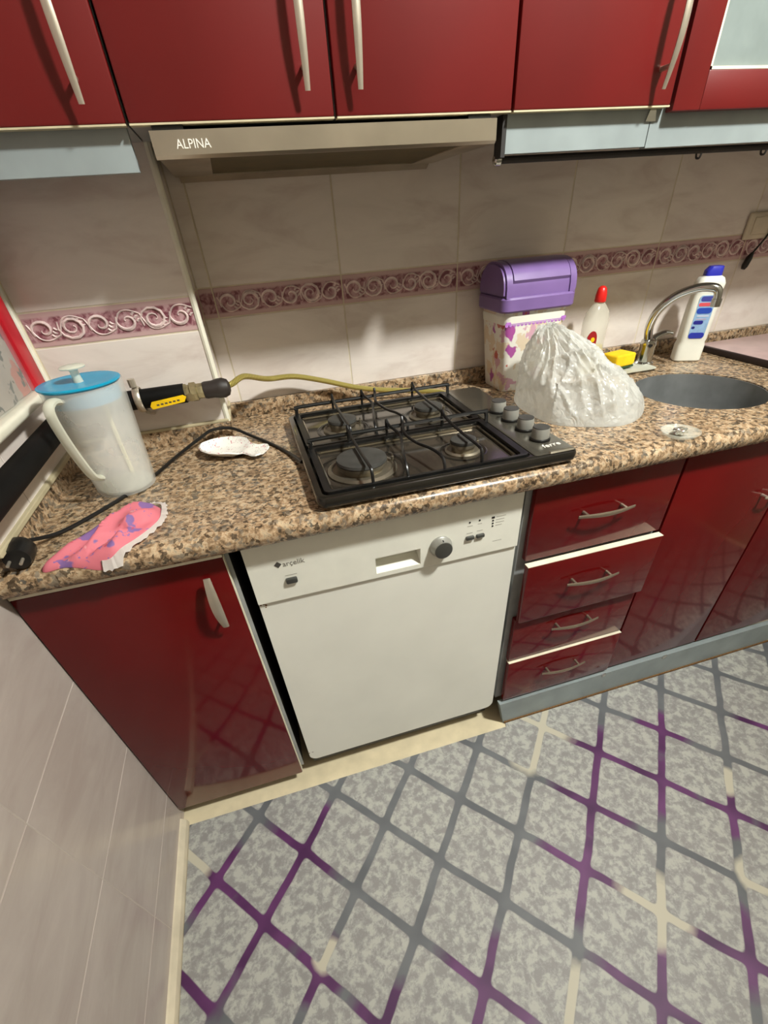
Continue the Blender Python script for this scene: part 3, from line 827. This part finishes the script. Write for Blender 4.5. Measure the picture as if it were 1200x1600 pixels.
# ------------------------------------------------------------------ gas pipe, hose
py, pz = .412, 1.043
gp = thing('gas_pipe', (-.30, .1, 1.02), 'thick black gas pipe running along the left wall behind the pitcher to a valve', 'pipe')
pts = [(-.303, -.40, 1.043), (-.303, py - .05, pz)] + [(-.303 + .05 - .05 * math.cos(a), py - .05 + .05 * math.sin(a), pz) for a in (.3, .6, .9, 1.2, 1.4)] + [(-.253, py, pz), (-.062, py, pz)]
obj('pipe', tube(pts, .0205, 18), 'black_pipe', gp)
cl_ = obj('clamp', tube([(-.161, py + .025 * math.sin(a), pz + .025 * math.cos(a)) for a in [2 * PI * k / 24 for k in range(24)]], .0075, 8, closed=True, flat=.35), 'nickel', gp)
obj('clamp_bolt', lathe([(.0, -.006), (.008, -.006), (.008, .010), (.0, .011)], (-.163, py - .004, pz + .034), 10), 'nickel', cl_)
obj('clamp_stud', tube([(-.155, py, pz - .027), (-.150, py + .035, pz - .040)], .006, 8), 'nickel', cl_)
lv = BM(); poly = [(-.137, pz - .019), (-.066, pz - .012), (-.060, pz - .003), (-.066, pz + .002), (-.135, pz - .004), (-.140, pz - .012)]
prism(poly, 'y', py - .0245, py - .0195, bm=lv)
lever = obj('valve_lever', lv, 'yellow_tag', gp)
ink = BM()
for i in range(6): box(-.126 + i * .009, -.1205 + i * .009, py - .0249, py - .0244, pz - .0125 + i * .0008, pz - .0095 + i * .0008, bm=ink)
obj('lever_print', ink, 'ink', lever)
va = BM()
lathe([(.019, 0), (.019, .008), (.0165, .009), (.0165, .013), (.0205, .015), (.0205, .028), (.0165, .030), (.0165, .044), (.015, .050), (0, .050)], (-.064, py, pz), 8, axis='x', bm=va)
lathe([(.009, 0), (.009, .02), (.0, .021)], (-.050, py, pz - .006), 12, axis='y', bm=va)
obj('valve_body', va, 'brass', gp)

hs = thing('gas_hose', (.2, .5, ZC), 'yellow braided gas hose curving from the black boot to the back of the hob', 'hose')
P = spline([(.012, py, pz), (.042, py + .012, pz + .002), (.075, py + .06, pz + .004), (.13, .55, 1.016), (.20, .562, 1.010), (.275, .562, .990), (.37, .556, .960), (.45, .548, .944), (.53, .530, .936), (.60, .500, .930), (.61, .462, .930)], 8)
obj('hose_tube', tube(P, .0068, 10), 'hose', hs)
obj('rubber_boot', lathe([(0, 0), (.017, .001), (.0185, .006), (.0185, .022), (.021, .034), (.0215, .046), (.017, .057), (.009, .061), (0, .062)], (-.022, py, pz), 20, axis='x'), 'rubber', hs)

# ------------------------------------------------------------------ cord of the hob with its plug
cz = ZC + .0038
co = thing('power_cord', (-.1, .3, ZC), 'black mains cord looping over the left worktop past the pitcher, plug at its end', 'cord')
P = spline([(.156, .185, ZC + .012), (.135, .265, cz + .001), (.096, .352, cz), (.055, .412, cz + .004), (.014, .438, cz + .020), (-.03, .430, cz + .026), (-.060, .415, cz + .018), (-.118, .352, cz + .004), (-.165, .262, cz), (-.213, .185, cz), (-.262, .122, cz), (-.305, .075, cz + .002), (-.336, .035, ZC + .022)], 8)
obj('wire', tube(P, .0037, 8), 'black', co)
pg = thing_pl = None
b = BM(); c0 = Vector((-.338, .028, ZC + .023)); dv = Vector((.10, -1, -.02)).normalized()
pp = [c0 + dv * q for q in (-.006, 0, .008, .016, .034, .052, .054)]
tube(pp, [.004, .011, .017, .0215, .0215, .019, .012], 16, b)
obj('plug', b, 'black', co)
b = BM()
for s_ in (-.0095, .0095):
    q0 = c0 + dv * .05 + Vector((s_, 0, 0)); tube([q0, q0 + dv * .019], .0024, 8, b)
obj('prong', b, 'nickel', co)

# ------------------------------------------------------------------ pitcher
cx, cy = -.212, .246
pt = thing('pitcher', (cx, cy, ZC), 'frosted plastic pitcher with blue lid and white knob in the left corner', 'pitcher')
zb = ZC + .0005
def ell(r, z, spout=0): return r
HT = .206
body = lathe([(.0, .004), (.050, .004), (.054, .008), (.0645, HT - .002), (.0665, HT - .002), (.0685, HT), (.0685, HT - .004), (.0575, .008), (.056, .002), (.050, 0), (0, 0)], (cx, cy, zb), 48)
for v in body.verts:      # pouring lip on the side away from the handle
    h = (v.co.z - zb) / HT
    a = math.atan2(v.co.y - cy, v.co.x - cx)
    if h > .75:
        k2 = max(0, math.cos(a - math.radians(40))) ** 12 * (h - .75) * 4 * .008
        v.co.x += math.cos(a) * k2; v.co.y += math.sin(a) * k2
obj('jug', body, 'frosted', pt)
obj('thick_base', lathe([(0, .0045), (.049, .0045), (.052, .010), (.040, .012), (0, .011)], (cx, cy, zb), 40), 'frosted_base', pt)
obj('mould_seam', tube([(cx + .004, cy + .0530, zb + .01), (cx + .006, cy + .0620, zb + HT - .01)], .0042, 6), mat('cream_seam', (226, 218, 178), .4), pt)
ha = math.radians(246); hdv = Vector((math.cos(ha), math.sin(ha), 0))
def hp(r, z): return Vector((cx, cy, zb + z)) + hdv * r
hpts = spline([hp(.0625, HT - .012), hp(.080, HT - .008), hp(.094, HT - .018), hp(.095, HT - .05), hp(.088, HT - .10), hp(.076, HT - .145), hp(.059, HT - .158)], 6)
obj('handle', tube(hpts, .0105, 10, flat=.6), 'frosted_solid', pt)
T = HT + .001
lid = obj('lid', lathe([(0, T), (.060, T), (.0685, T), (.0705, T + .002), (.0705, T + .004), (.068, T + .005), (.058, T + .004), (.028, T + .003), (0, T + .003)], (cx, cy, zb), 48), 'lid_blue', pt)
obj('lid_skirt', lathe([(.0628, T), (.0610, T - .030), (.0598, T - .030), (.0614, T)], (cx, cy, zb), 48, cap=False), mat('pale_blue_skirt', (80, 176, 214), .3, alpha=.6, var=.03), lid)
obj('lid_knob', lathe([(.0, T + .003), (.0085, T + .003), (.0075, T + .010), (.0070, T + .022), (.010, T + .0245), (.021, T + .0265), (.022, T + .0285), (.019, T + .0305), (0, T + .0315)], (cx, cy, zb), 28), 'frosted_solid', lid)

# ------------------------------------------------------------------ flowered cloth over the worktop edge
def ground_z(y):
    """top of the worktop, falling over the rounded front edge"""
    if y > -.021: return ZC
    t = min(1, (-.021 - y) / .0215)
    return ZC - TH / 2 + TH / 2 * math.sqrt(max(0, 1 - t * t))
def heap(outline, ctr, hfun, rings=14, per=6, base=None):
    b = BM(); out = spline([(x, y, 0) for x, y in outline], per, closed=True); n = len(out)
    R = []
    cv = b.verts.new((ctr[0], ctr[1], hfun(0, 0, ctr[0], ctr[1])))
    for i in range(1, rings + 1):
        s_ = i / rings; row = []
        for k, p_ in enumerate(out):
            x = ctr[0] + (p_.x - ctr[0]) * s_; y = ctr[1] + (p_.y - ctr[1]) * s_
            row.append(b.verts.new((x, y, hfun(s_, 2 * PI * k / n, x, y))))
        R.append(row)
    for k in range(n): b.faces.new((cv, R[0][k], R[0][(k + 1) % n]))
    for A, B in zip(R, R[1:]):
        for k in range(n): b.faces.new((A[k], B[k], B[(k + 1) % n], A[(k + 1) % n]))
    bz = base or (lambda x, y: ZC + .0006)
    bot = [b.verts.new((v.co.x, v.co.y, bz(v.co.x, v.co.y))) for v in R[-1]]
    for k in range(n): b.faces.new((R[-1][k], bot[k], bot[(k + 1) % n], R[-1][(k + 1) % n]))
    c2 = b.verts.new((ctr[0], ctr[1], bz(*ctr)))
    for k in range(n): b.faces.new((bot[k], c2, bot[(k + 1) % n]))
    bmesh.ops.recalc_face_normals(b, faces=b.faces)
    return b
ax = Vector((.73, .68)).normalized()
def cloth_h(s_, a, x, y):
    e = max(0, 1 - s_ ** 3)
    u = (x + .30) * ax.x + (y + .045) * ax.y; v_ = -(x + .30) * ax.y + (y + .045) * ax.x
    fold = .0075 * (1 - 2 * abs(math.sin(v_ * 70 + 1.6 * math.sin(u * 26)))) + .004 * math.sin(v_ * 70 - u * 25)
    n_ = .006 * noise.noise((x * 40, y * 40, 1.5))
    rise = .014 + .012 * min(1, max(0, u / .2)) - .016 * math.exp(-((v_ + .022 + .02 * (u / .2)) / .006) ** 2) * (1 if u < .14 else .3)
    return ground_z(y) + .0022 + e ** .6 * max(.001, rise + fold + n_)
cl_out = [(-.306, -.030), (-.270, -.034), (-.222, -.042), (-.190, -.036), (-.155, -.002), (-.130, .045), (-.128, .085), (-.136, .112), (-.165, .122), (-.192, .126), (-.222, .098), (-.262, .030)]
ct = thing('flowered_cloth', (-.2, .03, ZC), 'crumpled pink and purple flowered cloth over the left worktop edge', 'cloth')
obj('fabric', heap(cl_out, (-.20, .035), cloth_h, base=lambda x, y: ground_z(y) + .0006), 'cloth', ct, angle=80)
sc_out = [Vector((x, y, 0)) for x, y in cl_out]
edge = [(-.215, -.044), (-.19, -.040), (-.152, -.004), (-.124, .045), (-.122, .085), (-.128, .116), (-.15, .126), (-.165, .124)]
wp = BM(); E_ = spline([(x, y, 0) for x, y in edge], 8); tp = []
for i, q in enumerate(E_):
    wv = .004 * abs(math.sin(i * .9)); c_ = Vector((-.20, .035, 0)); d_ = (q - c_).normalized()
    a0 = q - d_ * .005; a1 = q + d_ * (.003 + wv)
    tp.append((wp.verts.new((a0.x, a0.y, ground_z(a0.y) + .009)), wp.verts.new((a1.x, a1.y, ground_z(a1.y) + .003 + .004 * abs(math.sin(i * 1.3))))))
for A, B in zip(tp, tp[1:]): wp.faces.new((A[0], A[1], B[1], B[0]))
bmesh.ops.solidify(wp, geom=wp.faces[:], thickness=.0018)
obj('white_border', wp, 'cloth_white', ct)

# ------------------------------------------------------------------ spoon rest
sr = thing('spoon_rest', (.01, .335, ZC), 'white porcelain spoon rest with small flowers beside the hob cord', 'spoon rest')
def spoon():
    b = BM(); rows_ = []
    a0 = Vector((-.058, .372)); a1 = Vector((.083, .288)); d_ = (a1 - a0); L = d_.length; d_.normalize(); n_ = Vector((-d_.y, d_.x))
    prof = [(0, .003), (.06, .018), (.15, .029), (.3, .037), (.45, .038), (.58, .034), (.68, .024), (.75, .0195), (.82, .020), (.90, .025), (.96, .024), (1, .016)]
    for t, hw in prof:
        c_ = a0 + d_ * L * t; row = []
        deep = t < .70
        for j in range(13):
            q = -1 + j / 6; x = c_ + n_ * hw * 1.3 * q
            rim = abs(q) ** 3
            z = (.004 + .018 * rim) if deep else (.010 + .004 * rim)
            if t < .1: z = .004 + .018 * max(rim, 1 - t / .1)
            if .58 < t < .82: z = .012 + .004 * rim
            row.append(b.verts.new((x.x, x.y, ZC + z)))
        rows_.append(row)
    for A, B in zip(rows_, rows_[1:]):
        for k in range(12): b.faces.new((A[k], B[k], B[k + 1], A[k + 1]))
    bmesh.ops.recalc_face_normals(b, faces=b.faces)
    for f in b.faces:
        if f.normal.z < 0: f.normal_flip()
    bmesh.ops.solidify(b, geom=b.faces[:], thickness=.0035)
    return b
sp_ = spoon(); lowest = min(v.co.z for v in sp_.verts)
for v in sp_.verts: v.co.z += ZC + .0005 - lowest
obj('dish', sp_, 'dish_print', sr)

# ------------------------------------------------------------------ purple bin
bn = thing('swing_bin', (.85, .505, ZC), 'small waste bin with purple lid and flowered white body against the wall', 'bin')
b0, b1, f0, f1 = .772, .926, .442, .572
obj('body', loft([rr3(b0 + .002, b1 - .002, f0 + .012, f1 - .002, .016, ZC + .0006), rr3(b0, b1, f0 + .010, f1, .018, ZC + .004), rr3(.756, .942, .442, .584, .02, 1.105), rr3(.755, .943, .441, .585, .02, 1.122)]), 'bin_print', bn)
band = loft([rr3(.7562, .9418, .4422, .5838, .02, 1.088), rr3(.7548, .9432, .4408, .5852, .02, 1.108)], cap=False)
obj('white_band', band, 'white_plastic', bn)
sq = BM()
for i in range(16):
    x = .764 + i * .0112
    lathe([(.0052, 0), (.0052, .0006), (0, .0008)], (x, .4432, 1.0885), 10, axis='y', bm=sq)
box(.762, .938, .4420, .4445, 1.089, 1.095, bm=sq)
obj('scallop_trim', sq, mat('violet_print', (172, 110, 190), .5), bn)
rim = loft([rr3(.745, .953, .433, .587, .022, 1.117), rr3(.742, .956, .430, .590, .024, 1.121), rr3(.742, .956, .430, .590, .024, 1.146), rr3(.745, .953, .433, .587, .022, 1.150), rr3(.76, .94, .448, .575, .02, 1.151)])
lid = obj('lid', rim, 'purple', bn)
def dome_prof(dy, dz, i0=0, i1=16):
    out = []
    for i in range(i0, i1 + 1):
        a = PI * i / 16; c_, s_ = math.cos(a), math.sin(a)
        out.append((.510 - (.0755 - dy) * math.copysign(abs(c_) ** .8, c_), 1.149 + (.074 - dz) * s_ ** .75))
    return out
de = BM()
prism(dome_prof(0, 0), 'x', .7455, .768, bm=de); prism(dome_prof(0, 0), 'x', .931, .9525, bm=de)
bmesh.ops.bevel(de, geom=[e for e in de.edges if abs(e.verts[0].co.x - e.verts[1].co.x) < 1e-6 and (e.verts[0].co.x < .75 or e.verts[0].co.x > .95)], offset=.006, segments=2, affect='EDGES')
prism(dome_prof(.004, .004), 'x', .768, .931, bm=de)
obj('dome', de, 'purple', lid)
fp_ = dome_prof(-.0012, -.0012, 2, 12); inn = [(y, z - .006) for y, z in reversed(dome_prof(.004, .004, 2, 12))]
fl = prism(fp_ + inn, 'x', .7705, .9285)
obj('swing_flap', fl, 'purple', lid)

# ------------------------------------------------------------------ plastic bag
bg = thing('plastic_bag', (.92, .26, ZC), 'crumpled translucent white plastic bag in front of the purple-lidded bin', 'bag')
bag_out = [(.757, .335), (.752, .25), (.766, .17), (.83, .122), (.905, .098), (.985, .135), (1.065, .225), (1.105, .298), (1.085, .36), (1.01, .405), (.90, .425), (.80, .415)]
def bag_h(s_, a, x, y):
    h = .176 * (1 - s_ ** 2.1) ** .75
    if x > .83:                      # the right-hand side slumps
        h *= 1 - .58 * min(1, (x - .83) / .22) ** 1.1
    if y < .28: h *= 1 - .30 * min(1, (.28 - y) / .14) * (1 - s_)
    ca, sa = math.cos(a), math.sin(a)
    f1 = 1 - 2 * abs(noise.noise((ca * 4.2 + 7, sa * 4.2, s_ * 1.6)))           # long folds running down from the top
    f2 = 1 - 2 * abs(noise.noise((ca * 9.5 + 2, sa * 9.5, s_ * 3.2 + 4)))
    f3 = 1 - 2 * abs(noise.noise((x * 46 + y * 22, y * 40 - x * 12, 5)))
    e_ = min(1, (1.0 - s_) * 5 + .12) * min(1, s_ * 3 + .3)
    return ZC + .003 + max(0, h + (.014 * f1 + .004 * f2 + .0015 * f3) * e_ - .006)
bagm = heap(bag_out, (.815, .335), bag_h, rings=80, per=22)
for v in bagm.verts:
    q = (v.co.z - ZC) / .17
    if q > .02:
        n3 = noise.noise_vector(v.co * 13); n4 = noise.noise_vector(v.co * 34)
        vd = noise.voronoi(v.co * 15 + n3 * .5)[0]; cr = max(0, 1 - (vd[1] - vd[0]) / .22)
        v2 = noise.voronoi(v.co * 34 + n3 * .4 + Vector((3, 1, 2)))[0]; c2 = max(0, 1 - (v2[1] - v2[0]) / .3)
        dirv = Vector((v.co.x - .90, v.co.y - .27, .10)).normalized()
        v.co += (Vector((n3.x, n3.y, 0)) * .013 + dirv * (.008 * cr ** 2 + .0022 * c2 ** 2)) * min(1, q * 4)
def film_mat():
    m = bpy.data.materials.new('crinkled_plastic_film'); m.use_nodes = True; t = NT(m); b = t.bsdf
    b.inputs['Base Color'].default_value = lin((234, 234, 229)); b.inputs['Roughness'].default_value = .17; b.inputs['Specular IOR Level'].default_value = .7
    v = t.new('ShaderNodeTexVoronoi', feature='DISTANCE_TO_EDGE'); v.inputs['Scale'].default_value = 46
    nz = t.new('ShaderNodeTexNoise'); nz.inputs['Scale'].default_value = 30; t.link(t.obj(), nz.inputs['Vector'])
    ad = t.new('ShaderNodeMix', data_type='RGBA'); ad.inputs[0].default_value = .05
    t.link(t.obj(), ad.inputs[6]); t.link(nz.outputs['Color'], ad.inputs[7]); t.link(ad.outputs[2], v.inputs['Vector'])
    t.bump(t.math('ADD', v.outputs['Distance'], t.math('MULTIPLY', t.noise(60, 5, .6, 1.5), .25)), .8, .005)
    tl = t.new('ShaderNodeBsdfTranslucent'); tl.inputs[0].default_value = lin((234, 234, 229))
    tr_ = t.new('ShaderNodeBsdfTransparent'); tr_.inputs[0].default_value = (.97, .97, .96, 1)
    m1 = t.new('ShaderNodeMixShader'); m1.inputs[0].default_value = .40
    t.link(b.outputs[0], m1.inputs[1]); t.link(tl.outputs[0], m1.inputs[2])
    m2 = t.new('ShaderNodeMixShader'); m2.inputs[0].default_value = .42
    t.link(m1.outputs[0], m2.inputs[1]); t.link(tr_.outputs[0], m2.inputs[2])
    t.link(m2.outputs[0], t.n['Material Output'].inputs['Surface'])
    return m
obj('film', bagm, film_mat(), bg, angle=60)

# ------------------------------------------------------------------ washing-up bottle, sponge, holder
bx, by = 1.083, .502
so = thing('soap_bottle', (bx, by, ZC), 'clear dish soap bottle with a red cap standing behind the plastic bag', 'bottle')
prof = [(0, 0), (.036, 0), (.040, .004), (.041, .05), (.037, .085), (.039, .12), (.040, .14), (.034, .165), (.020, .182), (.0135, .188), (.0135, .196), (0, .196)]
obj('bottle', lathe(prof, (bx, by, ZC + .0005), 36, sy=.72), 'soap_bottle', so)
obj('liquid', lathe([(0, .003), (.034, .003), (.0375, .006), (.0385, .05), (.0355, .078), (0, .078)], (bx, by, ZC + .0005), 32, sy=.70), 'soap', so)
obj('cap', lathe([(.0145, .190), (.0155, .192), (.0150, .206), (.0135, .214), (.0115, .222), (.006, .227), (0, .228)], (bx, by, ZC), 24), 'red_cap', so)
lb = BM()
def oval(cx_, z_, w_, h_, yo, bm):
    R0 = []
    for k in range(24):
        a = 2 * PI * k / 24; x = cx_ + w_ * math.cos(a); z = z_ + h_ * math.sin(a)
        q = (x - bx) / .041
        yy = by - .72 * .0408 * math.sqrt(max(0.02, 1 - q * q)) - yo
        R0.append((x, yy, z))
    n = len(R0); A = [bm.verts.new(p_) for p_ in R0]; B = [bm.verts.new((p_[0], p_[1] + .002, p_[2])) for p_ in R0]
    bm.faces.new(A); bm.faces.new(list(reversed(B)))
    for k in range(n): bm.faces.new((A[k], B[k], B[(k + 1) % n], A[(k + 1) % n]))
    bmesh.ops.recalc_face_normals(bm, faces=bm.faces)
oval(bx - .020, ZC + .098, .0125, .024, .001, lb)
lbo = obj('label', lb, mat('dark_red_label', (150, 20, 26), .4, var=.1), so)
lb = BM(); oval(bx - .019, ZC + .100, .005, .006, .0016, lb); obj('flower_emblem', lb, 'yellow_tag', lbo)
lb = BM(); oval(bx - .020, ZC + .0885, .0105, .0028, .0016, lb); obj('label_band', lb, 'cloth_white', lbo)

sh = thing('soap_tray', (1.215, .475, ZC), 'flat pale grey plastic tray under the yellow sponge by the tap', 'tray')
obj('dish', loft([rr3(1.15, 1.285, .435, .535, .022, ZC + .0005), rr3(1.143, 1.292, .428, .542, .026, ZC + .006), rr3(1.146, 1.289, .431, .539, .024, ZC + .0065), rr3(1.155, 1.280, .440, .530, .02, ZC + .003)]), 'holder', sh)
sg = thing('sponge', (1.192, .500, ZC + .007), 'yellow kitchen sponge on a pale tray beside the tap', 'sponge')
def yawed(b, c, ang):
    m_ = Matrix.Translation(Vector(c)) @ Matrix.Rotation(ang, 4, 'Z') @ Matrix.Translation(-Vector(c))
    bmesh.ops.transform(b, matrix=m_, verts=b.verts); return b
obj('foam', yawed(box(1.152, 1.232, .470, .530, ZC + .0125, ZC + .047, .006, 3), (1.192, .5, ZC), .18), 'sponge', sg)
obj('scouring_pad', yawed(box(1.153, 1.231, .471, .529, ZC + .0072, ZC + .0125, .001), (1.192, .5, ZC), .18), 'sponge_pad', sg)

# ------------------------------------------------------------------ sink and tap
sk = thing('sink', (SX, SY, ZC - .18), 'round undermounted dull steel sink bowl in the granite worktop', 'sink')
obj('bowl', lathe([(.1618, -.003), (.1600, -.003), (.1575, -TH - .01), (.152, -.13), (.138, -.158), (.10, -.170), (.03, -.173), (.03, -.178), (.102, -.175), (.143, -.162), (.156, -.132), (.1605, -TH - .012), (.1618, -.010)], (SX, SY, ZC), 64, cap=False), 'sink_steel', sk)
obj('drain', lathe([(0, -.176), (.022, -.176), (.034, -.171), (.038, -.1705), (.038, -.174), (0, -.180)], (SX, SY, ZC), 32), 'chrome', sk)
fx, fy = 1.300, .510
tp_ = thing('tap', (fx, fy, ZC), 'chrome mixer tap with a high curved spout behind the round sink', 'tap')
obj('base', lathe([(0, 0), (.029, 0), (.029, .005), (.0235, .009), (.0225, .05), (.024, .055), (.022, .068), (.012, .073), (0, .073)], (fx, fy, ZC + .0004), 28), 'chrome', tp_)
SPT = spline([(fx - .002, fy, ZC + .06), (fx - .016, fy - .002, ZC + .105), (fx - .020, fy - .022, ZC + .150), (fx - .006, fy - .055, ZC + .187), (fx + .020, fy - .092, ZC + .207), (fx + .042, fy - .120, ZC + .2105), (fx + .056, fy - .133, ZC + .203), (fx + .060, fy - .136, ZC + .178)], 8)
obj('spout', tube(SPT, [.0125 - .0025 * i / len(SPT) for i in range(len(SPT))], 16), 'chrome', tp_)
obj('aerator', tube([SPT[-1] + Vector((0, 0, .006)), SPT[-1] - Vector((0, 0, .012))], .0125, 16), 'chrome', tp_)
lvp = spline([(fx + .004, fy, ZC + .060), (fx + .022, fy + .004, ZC + .074), (fx + .048, fy - .002, ZC + .084), (fx + .070, fy - .010, ZC + .082)], 6)
obj('lever', tube(lvp, [.013 - .005 * i / len(lvp) for i in range(len(lvp))], 12, flat=.55), 'chrome', tp_)

# ------------------------------------------------------------------ white cleaner bottle
wx, wy, ang = 1.436, .486, math.radians(-28)
wb = thing('cleaner_bottle', (wx, wy, ZC), 'white cleaner bottle with a blue cap and blue label, right of the tap', 'bottle')
def wsec(hw, hd_, z, off=0): return [(wx + off + x, wy + y, ZC + z) for x, y in rrect(-hw, hw, -hd_, hd_, min(hw, hd_) * .55, 5)]
wbm = loft([wsec(.036, .024, .0006), wsec(.039, .027, .004), wsec(.039, .027, .045), wsec(.0365, .0255, .055), wsec(.0385, .0265, .062), wsec(.0385, .0265, .150), wsec(.036, .025, .176), wsec(.034, .025, .186), wsec(.0375, .027, .196), wsec(.0375, .027, .206), wsec(.031, .024, .219), wsec(.022, .020, .224)])
obj('bottle', yawed(wbm, (wx, wy, 0), ang), 'white_plastic', wb)
obj('cap', yawed(loft([wsec(.022, .019, .223), wsec(.0215, .0185, .236), wsec(.0175, .015, .246, .004), wsec(.009, .010, .247, .008)]), (wx, wy, 0), ang), 'blue_cap', wb)
def wlabel(z0, z1, x0, x1, yo=.0276):
    b = BM(); pts_ = rrect(x0, x1, z0, z1, min(.008, (z1 - z0) * .45), 4)
    prism([(wx + u, ZC + v) for u, v in pts_], 'y', wy - yo, wy - yo + .002, bm=b)
    return yawed(b, (wx, wy, 0), ang)
L0 = obj('label', wlabel(.066, .178, -.021, .023), mat('pale_blue_label', (140, 172, 206), .35, var=.08, vscale=60), wb)
for z0, z1, x0, x1, c in ((.0665, .082, -.020, .022, (40, 52, 160)), (.092, .099, -.019, -.010, (30, 36, 120)), (.104, .114, -.018, .008, (34, 36, 130)), (.116, .1195, -.014, .014, (172, 166, 190)), (.124, .1275, -.014, .018, (196, 200, 214)), (.132, .147, -.019, .021, (36, 72, 170)), (.151, .160, -.019, .021, (216, 84, 92)), (.163, .176, -.017, .019, (66, 70, 150))):
    obj('label_band', wlabel(z0, z1, x0, x1, .0281), mat('label_print', c, .4, var=.03), L0)

# ------------------------------------------------------------------ board with a dark edge at the right end
bd = thing('board', (1.75, .41, ZC), 'flat mauve board with dark rubber edge on the right end of the worktop', 'board')
obj('panel', box(1.566, 1.94, .20, .575, ZC + .0006, ZC + .016, .003), 'mauve', bd)
obj('edge_strip', box(1.553, 1.566, .195, .575, ZC + .0006, ZC + .0175, .003), 'dark_edge', bd)

# ------------------------------------------------------------------ clear dish with crumpled foil
fd = thing('clear_dish', (.968, -.002, ZC), 'small clear plastic dish near the worktop edge in front of the bag', 'dish')
obj('saucer', lathe([(0, .0006), (.026, .0006), (.034, .004), (.040, .012), (.0385, .0125), (.032, .006), (.025, .0028), (0, .0028)], (.968, -.002, ZC), 36), 'clear_dish', fd)
fo = BM(); bmesh.ops.create_icosphere(fo, subdivisions=3, radius=1)
for v in fo.verts:
    n_ = 1 + .45 * noise.noise(v.co * 2.1) + .2 * noise.noise(v.co * 5)
    v.co = Vector((.966 + v.co.x * .017 * n_, -.002 + v.co.y * .012 * n_, ZC + .0105 + v.co.z * .0075 * n_))
zmin = min(v.co.z for v in fo.verts)
for v in fo.verts: v.co.z += ZC + .0031 - zmin
tag(obj('foil_ball', fo, 'foil', angle=15), 'crumpled scrap of silver foil lying in the small clear dish', 'foil')

# ------------------------------------------------------------------ wall socket and hanging cable at the right
ws = thing('wall_socket', (1.67, W, 1.205), 'cream wall socket above the border tiles at the right edge', 'socket')
obj('plate', box(1.622, 1.722, W - .010, W - .0002, 1.206, 1.272, .006, 3), 'socket', ws)
obj('insert', box(1.642, 1.702, W - .0125, W - .009, 1.218, 1.260, .003), 'socket', ws)
hc = thing('hanging_cable', (1.5, .37, 1.39), 'thin dark cable hanging in loops from the rail at the right edge', 'cable')
P = spline([(1.490, .316, 1.392), (1.490, .34, 1.372), (1.535, .40, 1.345), (1.575, .44, 1.33), (1.60, .46, 1.35), (1.588, .455, 1.375), (1.575, .45, 1.35), (1.585, .47, 1.30), (1.635, .53, 1.285), (1.71, .578, 1.265), (1.712, .588, 1.22), (1.672, .588, 1.168)], 8)
obj('wire', tube(P, .0026, 7), 'black', hc)
obj('plug', tube([(1.674, .587, 1.172), (1.668, .587, 1.160), (1.661, .587, 1.140), (1.658, .587, 1.132)], [.005, .0095, .0095, .006], 10), 'black', hc)

# ------------------------------------------------------------------ rug
rg = prism([(XL + .018, -1.9), (XR - .05, -1.9), (XR - .05, -.0285), (.640, -.0285), (.636, -.0415), (XL + .018, -.0415)], 'z', .0004, .0034)
tag(obj('rug', rg, 'rug', origin=(0, 0, 0)), 'grey trellis-patterned rug with purple lines covering the floor', 'rug')
